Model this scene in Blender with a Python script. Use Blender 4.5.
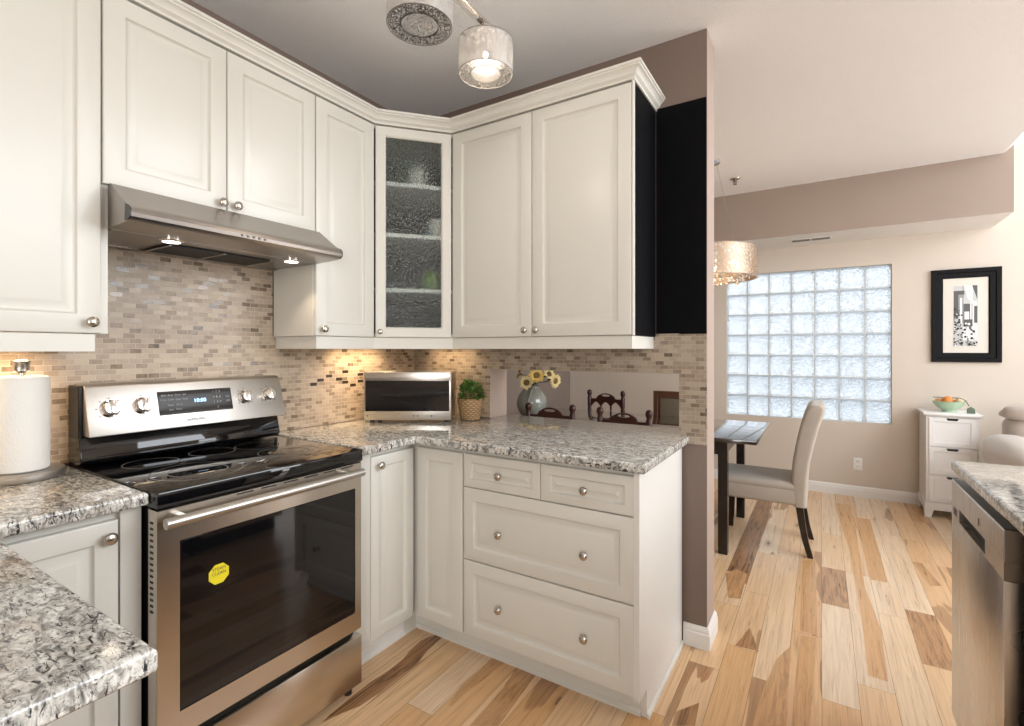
import bpy, bmesh, math, random
from mathutils import Vector, Matrix
random.seed(7)
R = math.radians
for o in list(bpy.data.objects): bpy.data.objects.remove(o, do_unlink=True)
S = bpy.context.scene
C = S.collection

# ------------------------------------------------------------------ camera
F_PX, V0, HC = 493.0, 350.0, 1.287
PSI = math.atan2(309, 493)
cam = bpy.data.cameras.new('camera'); cam_o = bpy.data.objects.new('camera', cam); C.objects.link(cam_o)
cam_o.location = (0, 0, HC); cam_o.rotation_euler = (R(90), 0, PSI)
cam.sensor_width = 36; cam.lens = F_PX/1024*36; cam.shift_y = -(363-V0)/1024
cam.clip_start = .02
S.camera = cam_o

# ------------------------------------------------------------------ colour management
S.view_settings.view_transform = 'Standard'; S.view_settings.look = 'None'
S.view_settings.gamma = 1; S.view_settings.use_curve_mapping = False
S.view_settings.exposure = 0.10

# ------------------------------------------------------------------ world
wd = bpy.data.worlds.new('world'); S.world = wd; wd.use_nodes = True
nt = wd.node_tree; nt.nodes.clear()
wo = nt.nodes.new('ShaderNodeOutputWorld'); bg = nt.nodes.new('ShaderNodeBackground')
tc = nt.nodes.new('ShaderNodeTexCoord'); sx = nt.nodes.new('ShaderNodeSeparateXYZ')
rp = nt.nodes.new('ShaderNodeValToRGB'); nz = nt.nodes.new('ShaderNodeTexNoise')
nz.inputs['Scale'].default_value = 11; nz.inputs['Detail'].default_value = 4
ma = nt.nodes.new('ShaderNodeMath'); ma.operation = 'MULTIPLY_ADD'; ma.inputs[1].default_value = 1.7; ma.inputs[2].default_value = -.85
mb_ = nt.nodes.new('ShaderNodeMath'); mb_.operation = 'ADD'
mc_ = nt.nodes.new('ShaderNodeMath'); mc_.operation = 'MULTIPLY_ADD'; mc_.inputs[1].default_value = 1; mc_.inputs[2].default_value = .5
e = rp.color_ramp.elements
e[0].position = .30; e[0].color = (.36, .43, .50, 1)
e[1].position = .62; e[1].color = (.90, .96, 1.0, 1)
k = rp.color_ramp.elements.new(.47); k.color = (.70, .78, .86, 1)
nt.links.new(tc.outputs['Generated'], sx.inputs[0]); nt.links.new(tc.outputs['Generated'], nz.inputs['Vector'])
nt.links.new(nz.outputs[0], ma.inputs[0]); nt.links.new(sx.outputs['Z'], mb_.inputs[0]); nt.links.new(ma.outputs[0], mb_.inputs[1])
nt.links.new(mb_.outputs[0], mc_.inputs[0]); nt.links.new(mc_.outputs[0], rp.inputs[0])
nt.links.new(rp.outputs[0], bg.inputs[0]); bg.inputs[1].default_value = 1.55
nt.links.new(bg.outputs[0], wo.inputs[0])

# ------------------------------------------------------------------ daylight, with fill lights added at unseen windows
def area(name, loc, rot, sx_, sy_, power, col):
    l = bpy.data.lights.new(name, 'AREA'); l.shape = 'RECTANGLE'; l.size = sx_; l.size_y = sy_
    l.energy = power; l.color = col
    o = bpy.data.objects.new(name, l); C.objects.link(o); o.location = loc; o.rotation_euler = rot
    return o
area('daylight_right_window', (3.36, 2.3, 2.55), (R(90), 0, R(90)), 3.6, 1.9, 140, (.90, .95, 1.0))
area('fill_living_window', (3.36, 4.25, .86), (R(90), 0, R(90)), 1.25, 1.25, 28, (.97, .98, 1.0))  # low fill added out of view to brighten the right floor and ceiling
area('fill_rear_window', (1.5, -2.56, 1.35), (R(90), 0, 0), 1.8, 2.3, 86, (1.0, .975, .94))  # fill added behind the camera for the drawers and back cabinets

# ------------------------------------------------------------------ helpers
W = {}
def link(o): C.objects.link(o); return o
def tag(o, label=None, cat=None, group=None, kind=None):
    if label: o['label'] = label
    if cat: o['category'] = cat
    if group: o['group'] = group
    if kind: o['kind'] = kind
    return o
def thing(name, label, cat, loc=(0, 0, 0), rz=0.0, group=None):
    o = link(bpy.data.objects.new(name, None)); o.empty_display_size = .05
    o.location = loc; o.rotation_euler = (0, 0, rz)
    W[o.name] = Matrix.Translation(loc) @ Matrix.Rotation(rz, 4, 'Z')
    return tag(o, label, cat, group)
def dup(root, loc, rz, label=None):
    r = link(root.copy()); r.location = loc; r.rotation_euler = (0, 0, rz)
    if label: r['label'] = label
    for ch in list(root.children):
        c = link(ch.copy()); c.parent = r
        for g in ch.children:
            d = link(g.copy()); d.parent = c
    return r

class MB:
    def __init__(s): s.bm = bmesh.new()
    def _merge(s, t):
        me = bpy.data.meshes.new('t'); t.to_mesh(me); t.free(); s.bm.from_mesh(me); bpy.data.meshes.remove(me)
    def box(s, x0, y0, z0, x1, y1, z1, b=0, seg=2):
        t = bmesh.new(); bmesh.ops.create_cube(t, size=1)
        sc = Vector((abs(x1-x0), abs(y1-y0), abs(z1-z0))); ce = Vector(((x0+x1)/2, (y0+y1)/2, (z0+z1)/2))
        for v in t.verts: v.co = Vector((v.co.x*sc.x, v.co.y*sc.y, v.co.z*sc.z)) + ce
        if b: bmesh.ops.bevel(t, geom=list(t.edges), offset=min(b, min(sc)*.45), segments=seg, affect='EDGES', profile=.5)
        s._merge(t); return s
    def obox(s, c, u, v, w, b=0, seg=2):
        """box with half-axes u, v, w about c"""
        t = bmesh.new(); bmesh.ops.create_cube(t, size=2)
        u, v, w, c = Vector(u), Vector(v), Vector(w), Vector(c)
        L = (u.length, v.length, w.length)
        for q in t.verts: q.co = Vector((q.co.x*L[0], q.co.y*L[1], q.co.z*L[2]))
        if b: bmesh.ops.bevel(t, geom=list(t.edges), offset=min(b, min(L)*.9), segments=seg, affect='EDGES', profile=.5)
        un, vn, wn = u.normalized(), v.normalized(), w.normalized()
        for q in t.verts: q.co = c + un*q.co.x + vn*q.co.y + wn*q.co.z
        bmesh.ops.recalc_face_normals(t, faces=list(t.faces))
        s._merge(t); return s
    def lathe(s, prof, c=(0, 0, 0), axis=(0, 0, 1), seg=28):
        a = Vector(axis).normalized(); p = a.orthogonal().normalized(); q = a.cross(p); c = Vector(c)
        t = bmesh.new(); rings = []
        for r, h in prof:
            if r < 1e-6: rings.append([t.verts.new(c + a*h)])
            else: rings.append([t.verts.new(c + a*h + (p*math.cos(2*math.pi*k/seg) + q*math.sin(2*math.pi*k/seg))*r) for k in range(seg)])
        for A, B in zip(rings, rings[1:]):
            for k in range(seg):
                k2 = (k+1) % seg
                if len(A) == 1 and len(B) == 1: continue
                if len(A) == 1: t.faces.new((A[0], B[k2], B[k]))
                elif len(B) == 1: t.faces.new((A[k], A[k2], B[0]))
                else: t.faces.new((A[k], A[k2], B[k2], B[k]))
        for Rg in (rings[0], rings[-1]):
            if len(Rg) > 1 and prof[0] != prof[-1]: t.faces.new(Rg)
        bmesh.ops.recalc_face_normals(t, faces=list(t.faces)); s._merge(t); return s
    def cyl(s, p, q, r, r2=None, seg=20):
        p, q = Vector(p), Vector(q); L = (q-p).length
        return s.lathe([(r, 0), (r if r2 is None else r2, L)], p, q-p, seg)
    def tube(s, pts, r, seg=10, closed=False):
        P = [Vector(x) for x in pts]; n = len(P); t = bmesh.new(); rings = []
        rr = r if isinstance(r, (list, tuple)) else [r]*n
        up = None
        for i in range(n):
            a = P[(i-1) % n] if (closed or i > 0) else P[i]; b = P[(i+1) % n] if (closed or i < n-1) else P[i]
            d = (b-a).normalized()
            if up is None: up = d.orthogonal().normalized()
            up = (up - d*up.dot(d)).normalized(); sd = d.cross(up)
            rings.append([t.verts.new(P[i] + (up*math.cos(2*math.pi*k/seg) + sd*math.sin(2*math.pi*k/seg))*rr[i]) for k in range(seg)])
        for i in range(n if closed else n-1):
            A, B = rings[i], rings[(i+1) % n]
            for k in range(seg): t.faces.new((A[k], A[(k+1) % seg], B[(k+1) % seg], B[k]))
        if not closed: t.faces.new(rings[0]); t.faces.new(rings[-1])
        bmesh.ops.recalc_face_normals(t, faces=list(t.faces)); s._merge(t); return s
    def prism(s, poly, vec, b=0, seg=2):
        t = bmesh.new(); vs = [t.verts.new(p) for p in poly]; f = t.faces.new(vs)
        g = bmesh.ops.extrude_face_region(t, geom=[f])
        bmesh.ops.translate(t, vec=Vector(vec), verts=[x for x in g['geom'] if isinstance(x, bmesh.types.BMVert)])
        bmesh.ops.recalc_face_normals(t, faces=list(t.faces))
        if b: bmesh.ops.bevel(t, geom=list(t.edges), offset=b, segments=seg, affect='EDGES', profile=.5)
        s._merge(t); return s
    def face(s, pts):
        s.bm.faces.new([s.bm.verts.new(p) for p in pts]); return s
    def loft(s, rings, cap0=True, cap1=True, closed=True):
        t = bmesh.new(); Q = [[t.verts.new(p) for p in r] for r in rings]
        for A, B in zip(Q, Q[1:]):
            n = len(A)
            for k in range(n if closed else n-1): t.faces.new((A[k], A[(k+1) % n], B[(k+1) % n], B[k]))
        if cap0: t.faces.new(Q[0])
        if cap1: t.faces.new(Q[-1])
        bmesh.ops.recalc_face_normals(t, faces=list(t.faces)); s._merge(t); return s
    def panel(s, O, u, n, w, h, fr=.055, th=.019, hole=False):
        """cabinet door/drawer front: O bottom-left of the outer face, u along the width, n outward"""
        O, u, n, z = Vector(O), Vector(u).normalized(), Vector(n).normalized(), Vector((0, 0, 1))
        def ring(i, d): return [O + u*i + z*i + n*d, O + u*(w-i) + z*i + n*d, O + u*(w-i) + z*(h-i) + n*d, O + u*i + z*(h-i) + n*d]
        if hole:
            prof = [(0, -th), (0, -.003), (.0035, 0), (fr-.006, 0), (fr, -.006), (fr, -th)]
            s.loft([ring(*p) for p in prof] + [ring(0, -th)], False, False)
        else:
            f2 = fr
            prof = [(0, -th), (0, -.004), (.0015, -.0015), (.005, 0), (f2, 0), (f2+.004, -.009), (f2+.008, -.0115), (f2+.013, -.0115), (f2+.033, -.0025), (f2+.036, -.0018)]
            s.loft([ring(*p) for p in prof])
        return s
    def solid_strip(s, xs, lo, hi, f):
        """solid between two curves lo(x), hi(x); f(x, h, side) gives the 3D point, side 0/1"""
        rings = [[f(x, lo(x), 0), f(x, hi(x), 0), f(x, hi(x), 1), f(x, lo(x), 1)] for x in xs]
        return s.loft(rings)

def obj(name, mb, mat, parent=None, world=False, smooth=35, kind=None, label=None):
    me = bpy.data.meshes.new(name)
    mb.bm.normal_update(); mb.bm.to_mesh(me); mb.bm.free()
    for m in (mat if isinstance(mat, (list, tuple)) else [mat]): me.materials.append(m)
    o = link(bpy.data.objects.new(name, me))
    if smooth:
        me.polygons.foreach_set('use_smooth', [True]*len(me.polygons))
        try: me.set_sharp_from_angle(angle=R(smooth))
        except Exception: pass
    if parent:
        o.parent = parent; W[o.name] = W[parent.name]
        if world: me.transform(W[parent.name].inverted())
    else: W[o.name] = Matrix()
    if kind: o['kind'] = kind
    if label: o['label'] = label
    return o
def solo(name, mb, mat, label, cat, group=None, smooth=35):
    """a thing that is one mesh, built in world coordinates, origin moved to its base"""
    o = obj(name, mb, mat, smooth=smooth)
    v = [x.co for x in o.data.vertices]
    c = Vector(((min(p.x for p in v)+max(p.x for p in v))/2, (min(p.y for p in v)+max(p.y for p in v))/2, min(p.z for p in v)))
    o.data.transform(Matrix.Translation(-c)); o.location = c; W[o.name] = Matrix.Translation(c)
    return tag(o, label, cat, group)
def struct(name, mb, mat, parent=None, smooth=0):
    o = obj(name, mb, mat, parent, smooth=smooth)
    if not parent: o['kind'] = 'structure'
    return o
def text_mesh(body, size, mat, parent, origin, u, v, name='lettering', align='CENTER', ext=.0004):
    """letters laid on a surface: u = reading direction, v = up, world coordinates"""
    cu = bpy.data.curves.new('t', 'FONT'); cu.body = body; cu.size = size; cu.align_x = align; cu.align_y = 'CENTER'; cu.extrude = ext
    to = bpy.data.objects.new('t', cu); C.objects.link(to)
    dg = bpy.context.evaluated_depsgraph_get(); me = bpy.data.meshes.new_from_object(to.evaluated_get(dg))
    bpy.data.objects.remove(to, do_unlink=True)
    u, v = Vector(u).normalized(), Vector(v).normalized(); n = u.cross(v)
    m = Matrix((u, v, n)).transposed().to_4x4(); m.translation = Vector(origin)
    me.transform(m); mb = MB(); mb.bm.from_mesh(me); bpy.data.meshes.remove(me)
    return obj(name, mb, mat, parent, world=True, smooth=0)

# ------------------------------------------------------------------ materials
class G:
    """small node-graph builder"""
    def __init__(s, name):
        s.m = bpy.data.materials.new(name); s.m.use_nodes = True; s.t = s.m.node_tree; s.t.nodes.clear()
        s.out = s.t.nodes.new('ShaderNodeOutputMaterial'); s.p = s.t.nodes.new('ShaderNodeBsdfPrincipled')
        s.t.links.new(s.p.outputs[0], s.out.inputs[0])
    def n(s, typ, ins=None, **kw):
        x = s.t.nodes.new('ShaderNode'+typ)
        for k_, v_ in kw.items(): setattr(x, k_, v_)
        for k_, v_ in (ins or {}).items(): s.set(x.inputs[k_], v_)
        return x
    def set(s, sock, v):
        if isinstance(v, bpy.types.NodeSocket): s.t.links.new(v, sock)
        elif isinstance(v, bpy.types.Node): s.t.links.new(v.outputs[0], sock)
        else:
            if sock.type == 'RGBA' and len(v) == 3: v = (*v, 1)
            sock.default_value = v
    def math(s, op, a, b=0.0, c=0.0):
        x = s.n('Math', operation=op); s.set(x.inputs[0], a); s.set(x.inputs[1], b); s.set(x.inputs[2], c); return x.outputs[0]
    def mix(s, f, a, b, mode='MIX'):
        x = s.n('Mix', data_type='RGBA', blend_type=mode); s.set(x.inputs[0], f); s.set(x.inputs[6], a); s.set(x.inputs[7], b); return x.outputs[2]
    def ramp(s, f, stops, interp='LINEAR'):
        x = s.n('ValToRGB'); s.set(x.inputs[0], f); el = x.color_ramp.elements; x.color_ramp.interpolation = interp
        while len(el) < len(stops): el.new(.5)
        for e_, (p_, c_) in zip(el, stops):
            e_.position = p_; e_.color = (c_, c_, c_, 1) if isinstance(c_, (int, float)) else (*c_, 1)
        return x.outputs[0]
    def coord(s, sc=(1, 1, 1), rot=(0, 0, 0), loc=(0, 0, 0), src='Object'):
        t = s.n('TexCoord'); m = s.n('Mapping'); s.set(m.inputs[0], t.outputs[src]); s.set(m.inputs[1], loc); s.set(m.inputs[2], rot); s.set(m.inputs[3], sc); return m.outputs[0]
    def noise(s, v, scale, detail=3, rough=.5, dist=0):
        x = s.n('TexNoise'); s.set(x.inputs['Vector'], v); s.set(x.inputs['Scale'], scale); s.set(x.inputs['Detail'], detail); s.set(x.inputs['Roughness'], rough); s.set(x.inputs['Distortion'], dist); return x.outputs[0]
    def bump(s, h, strength=.2, dist=.01):
        x = s.n('Bump'); s.set(x.inputs['Height'], h); s.set(x.inputs['Strength'], strength); s.set(x.inputs['Distance'], dist)
        s.t.links.new(x.outputs[0], s.p.inputs['Normal']); return x
    def bsdf(s, color=None, rough=None, metal=None, **kw):
        if color is not None: s.set(s.p.inputs['Base Color'], color)
        if rough is not None: s.set(s.p.inputs['Roughness'], rough)
        if metal is not None: s.set(s.p.inputs['Metallic'], metal)
        for k_, v_ in kw.items(): s.set(s.p.inputs[k_.replace('_', ' ')], v_)
        return s.m
def M(name, color, rough=.5, metal=0.0, **kw):
    g = G(name)
    if name.endswith('*'):
        g.m.name = name[:-1]
        n_ = g.noise(g.coord(), 300, 2); g.bump(n_, .03, .002)
    return g.bsdf(color, rough, metal, **kw)
def EMIT(name, col, st):
    g = G(name); return g.bsdf((.8, .8, .8), .5, Emission_Color=col, Emission_Strength=st)

def paint(name, col, bump=.03, sc=260, rough=.6, var=.03):
    g = G(name); v = g.coord(); a = g.noise(v, 3, 3)
    c1 = tuple(x*(1-var) for x in col); c2 = tuple(min(1, x*(1+var)) for x in col)
    c = g.mix(a, c1, c2); g.bump(g.noise(v, sc, 3), bump, .006 if bump > .5 else .004)
    return g.bsdf(c, rough)
m_cab = paint('cream_cabinet_paint', (.70, .683, .63), .0, 120, .34, .01)
m_white = paint('white_trim_paint', (.83, .82, .80), .0, 120, .4, .01)
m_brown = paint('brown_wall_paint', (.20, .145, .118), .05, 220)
m_bulk = paint('bulkhead_paint_lightened', (.33, .255, .205), .05, 220)  # the wall brown, lightened in place of more light on the bulkhead
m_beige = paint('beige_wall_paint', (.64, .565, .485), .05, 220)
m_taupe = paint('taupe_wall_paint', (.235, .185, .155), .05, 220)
m_endp = paint('end_panel_daylit_cream', (.755, .74, .705), .0, 120, .36, .01)  # cabinet cream made paler: daylight from the right put into the colour
m_ceil = paint('textured_ceiling', (.93, .925, .925), .9, 170, .85, .01)
m_soffit_under = paint('soffit_white', (.86, .84, .81), .1, 150, .7)
m_dark_in = paint('dim_cabinet_interior', (.10, .105, .10), .02, 80, .6)  # dark colour stands in for the unlit inside of the corner cabinet
m_blackp = paint('black_flat_paint', (.0025, .0025, .0035), .05, 90, .6, .4); m_blackp.node_tree.nodes['Principled BSDF'].inputs['Specular IOR Level'].default_value = .08

def steel(name, col=(.60, .575, .54), rough=.27, ax=(2, 2, 260), b=.006):
    g = G(name); v = g.coord(ax); n_ = g.noise(v, 2.4, 2, .6); g.bump(n_, b, .0006)
    r = g.math('MULTIPLY_ADD', n_, .06, rough-.03)
    return g.bsdf(col, r, 1.0)
m_steel = steel('brushed_stainless', (.52, .495, .465), .36, (3, 3, 240))
m_steel_door = steel('oven_door_stainless', (.62, .575, .52), .24, (3, 3, 200))
m_steel_hood = steel('hood_stainless', (.37, .34, .315), .30, (240, 4, 240))
m_nickel = M('brushed_nickel*', (.56, .52, .47), .27, 1.0)
m_chrome = M('chrome*', (.78, .76, .74), .1, 1.0)
m_black = M('black_enamel*', (.008, .008, .009), .28)
m_blackglass = M('black_glass', (.004, .004, .005), .045, 0, Coat_Weight=.3)
m_black_matte = M('black_matte*', (.012, .012, .012), .6)
m_darkwood_b = None

# glass
def glass(name, col=(1, 1, 1), rough=0.0, bump=None, ior=1.45):
    g = G(name)
    if bump:
        v = g.coord(bump[2] if len(bump) > 2 else (1, 1, 1)); g.bump(g.noise(v, bump[0], 3, .5, .6), bump[1], bump[3] if len(bump) > 3 else .01)
    return g.bsdf(col, rough, 0, Transmission_Weight=1.0, IOR=ior)
m_rain = glass('obscure_rain_glass', (.90, .95, .93), .03, (130, .75, (1, 1, .5)))
m_block = glass('wavy_glass_block', (.985, .99, 1.0), .01, (60, 1.0, (1, 1, 1), .02))
m_clear = glass('clear_glass')

# granite
def granite():
    g = G('speckled_granite')
    v = g.coord((1, 1, 1), (.2, .1, R(35))); vs = g.coord((1.0, 2.6, 1.0), (0, 0, R(35)))
    big = g.noise(vs, 5.5, 4, .6, .8); mid = g.noise(vs, 26, 6, .68, 1.0); fine = g.noise(v, 95, 4, .65, .6); dk = g.noise(vs, 40, 5, .7, 1.4)
    base = g.ramp(mid, [(.33, (.10, .095, .088)), (.42, (.31, .30, .28)), (.50, (.56, .55, .515)), (.62, (.80, .79, .75))])
    c = g.mix(g.ramp(big, [(.55, 0), (.70, .5)]), base, (.34, .25, .17), 'MIX')
    c = g.mix(g.ramp(fine, [(.38, .8), (.46, 0)]), c, (.17, .155, .14))
    c = g.mix(g.ramp(dk, [(.40, .97), (.445, 0)]), c, (.022, .022, .026))
    c = g.mix(g.ramp(fine, [(.60, 0), (.66, .7)]), c, (.86, .85, .82))
    return g.bsdf(c, .10, Coat_Weight=.25, Coat_Roughness=.04)
m_granite = granite()

# mosaic tile: tw x th tiles in half-offset rows; ua = which object axis runs along the rows
def mosaic(name, axis, tw=.0385, th=.0182, k=1.0):
    g = G(name); t = g.n('TexCoord'); s_ = g.n('SeparateXYZ'); g.set(s_.inputs[0], t.outputs['Object'])
    a = g.math('DIVIDE', s_.outputs[axis], tw); b = g.math('DIVIDE', s_.outputs['Z'], th)
    row = g.math('FLOOR', b); off = g.math('MULTIPLY', g.math('FLOORED_MODULO', row, 2.0), .5)
    a = g.math('ADD', a, off); col = g.math('FLOOR', a)
    fa, fb = g.math('FRACT', a), g.math('FRACT', b)
    cx = g.n('CombineXYZ'); g.set(cx.inputs[0], col); g.set(cx.inputs[1], row)
    wn = g.n('TexWhiteNoise', noise_dimensions='3D'); g.set(wn.inputs[0], cx.outputs[0]); r = wn.outputs[0]
    c = g.ramp(r, [(0, (.44, .36, .29)), (.16, (.53, .45, .37)), (.34, (.36, .29, .23)), (.5, (.47, .39, .31)), (.64, (.27, .21, .16)), (.78, (.41, .335, .27)), (.9, (.20, .155, .115)), (.97, (.12, .09, .065))], 'CONSTANT')
    c = g.mix(g.ramp(g.noise(t.outputs['Object'], 60, 4, .6), [(.35, 0), (.7, .35)]), c, (.56, .48, .40))
    da = g.math('MULTIPLY', g.math('MINIMUM', fa, g.math('SUBTRACT', 1.0, fa)), tw)
    db = g.math('MULTIPLY', g.math('MINIMUM', fb, g.math('SUBTRACT', 1.0, fb)), th)
    d = g.math('MINIMUM', da, db); tile = g.ramp(g.math('DIVIDE', d, .0022), [(.35, 0), (.7, 1)])
    c = g.mix(tile, (.57, .50, .43), c)
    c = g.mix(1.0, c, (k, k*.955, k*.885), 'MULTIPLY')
    g.bump(tile, .5, .0015)
    rr = g.math('MULTIPLY_ADD', g.math('GREATER_THAN', r, .88), -.22, .38)
    return g.bsdf(c, rr)
m_tile_x = mosaic('mosaic_tile_back_shaded', 'X', k=.80); m_tile_y = mosaic('mosaic_tile_side', 'Y', k=.93)  # back tiles darkened: shade under the wall cabinets put into their colour

# hickory floor: per-board attributes drive tone and figure
def hickory():
    g = G('hickory_planks'); t = g.n('TexCoord')
    at = g.n('Attribute', attribute_name='board'); sp = g.n('SeparateColor'); g.set(sp.inputs[0], at.outputs['Color'])
    tone, seed, heart = sp.outputs[0], sp.outputs[1], sp.outputs[2]
    s_ = g.n('SeparateXYZ'); g.set(s_.inputs[0], t.outputs['Object'])
    def vec(ax, ay, k1, k2):
        c_ = g.n('CombineXYZ'); g.set(c_.inputs[0], g.math('MULTIPLY_ADD', seed, k1, g.math('MULTIPLY', s_.outputs['X'], ax)))
        g.set(c_.inputs[1], g.math('MULTIPLY_ADD', seed, k2, g.math('MULTIPLY', s_.outputs['Y'], ay))); g.set(c_.inputs[2], g.math('MULTIPLY', seed, 31.0)); return c_.outputs[0]
    base = g.ramp(tone, [(0, (.84, .68, .50)), (.3, (.79, .545, .325)), (.55, (.70, .405, .18)), (.8, (.50, .275, .13)), (1, (.33, .165, .075))])
    fig = g.noise(vec(9, 1.1, 53, 17), 1.0, 2, .5, .4)
    thr = g.math('MULTIPLY_ADD', heart, -.33, .82)
    msk = g.ramp(g.math('SUBTRACT', fig, thr), [(0, 0), (.012, .85), (.2, 1)])
    dark = g.mix(g.noise(vec(55, 2.6, 11, 3), 1.0, 4, .65, .8), (.24, .115, .05), (.47, .27, .135))
    c = g.mix(msk, base, dark)
    warm = g.noise(vec(7, .8, 7, 41), 1.0, 2)
    c = g.mix(g.ramp(warm, [(.42, 0), (.62, .45)]), c, g.mix(.5, c, (.62, .36, .17)))
    gr = g.noise(vec(75, 2.2, 23, 9), 1.0, 5, .65, 1.2)
    c = g.mix(g.ramp(gr, [(.33, .5), (.56, 0)]), c, g.mix(.62, c, (.22, .10, .04)), 'MIX')
    g2 = g.noise(vec(48, 3.2, 61, 77), 1.0, 4, .7, 1.6)
    c = g.mix(g.math('MULTIPLY', g.ramp(g2, [(.40, .85), (.52, 0)]), g.ramp(tone, [(.5, 0), (.95, 1)])), c, (.10, .045, .02))
    vo = g.n('TexVoronoi', voronoi_dimensions='2D'); g.set(vo.inputs['Vector'], vec(13, 3.4, 67, 29)); g.set(vo.inputs['Scale'], 1.0)
    vs_ = g.n('SeparateColor'); g.set(vs_.inputs[0], vo.outputs['Color'])
    kn = g.math('MULTIPLY', g.math('LESS_THAN', vo.outputs['Distance'], .085), g.math('GREATER_THAN', vs_.outputs[0], .955))
    c = g.mix(kn, c, (.07, .035, .018))
    halo = g.math('MULTIPLY', g.ramp(vo.outputs['Distance'], [(.08, .6), (.3, 0)]), g.math('GREATER_THAN', vs_.outputs[0], .955))
    c = g.mix(halo, c, (.33, .18, .085))
    g.bump(gr, .04, .002)
    rr = g.math('MULTIPLY_ADD', gr, .12, .23)
    return g.bsdf(c, rr, Coat_Weight=.12, Coat_Roughness=.18)
m_floor = hickory()
m_gap = M('plank_gap', (.16, .09, .045), .7)

def wood(name, c1, c2, rough=.35, ax=(40, 3, 3)):
    g = G(name); n_ = g.noise(g.coord(ax), 1.2, 5, .6, .8); c = g.mix(n_, c1, c2); g.bump(n_, .05, .002); return g.bsdf(c, rough)
m_mahog = wood('dark_carved_mahogany', (.026, .007, .005), (.060, .016, .010), .3)
m_walnut = wood('reddish_brown_wood', (.075, .03, .018), (.13, .055, .03), .35)
m_espresso = wood('espresso_wood', (.010, .007, .006), (.022, .015, .012), .22)
m_tabletop = wood('polished_espresso_top', (.012, .009, .008), (.03, .02, .016), .10, (4, 30, 3)); m_tabletop.node_tree.nodes['Bump'].inputs['Strength'].default_value = 0; m_tabletop.node_tree.nodes['Principled BSDF'].inputs['Coat Weight'].default_value = 1
def fabric(name, c1, c2, sc=500, b=.25, rough=.9, big=9):
    g = G(name); v = g.coord(); a = g.noise(v, big, 3); f = g.noise(v, sc, 2); g.bump(f, b, .003)
    return g.bsdf(g.mix(a, c1, c2), rough, Sheen_Weight=.35, Sheen_Roughness=.4)
m_velvet = fabric('beige_velvet', (.40, .355, .305), (.51, .455, .395))
m_weave = fabric('olive_woven_upholstery', (.13, .105, .07), (.24, .20, .14), 180, .6, .9, 120)
m_leather = fabric('pale_grey_leather', (.54, .49, .45), (.62, .57, .53), 160, .12, .42, 5)
m_leather_w = fabric('wrinkled_taupe_leather', (.43, .365, .32), (.56, .49, .44), 40, .3, .5, 14)

# ================================================================== ROOM
ZC = 2.67; YW, YW2 = 2.24, 2.405; XL = -2.11; YF = 5.28; XR = 3.4; YR = -2.6; XE = -.415
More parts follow.
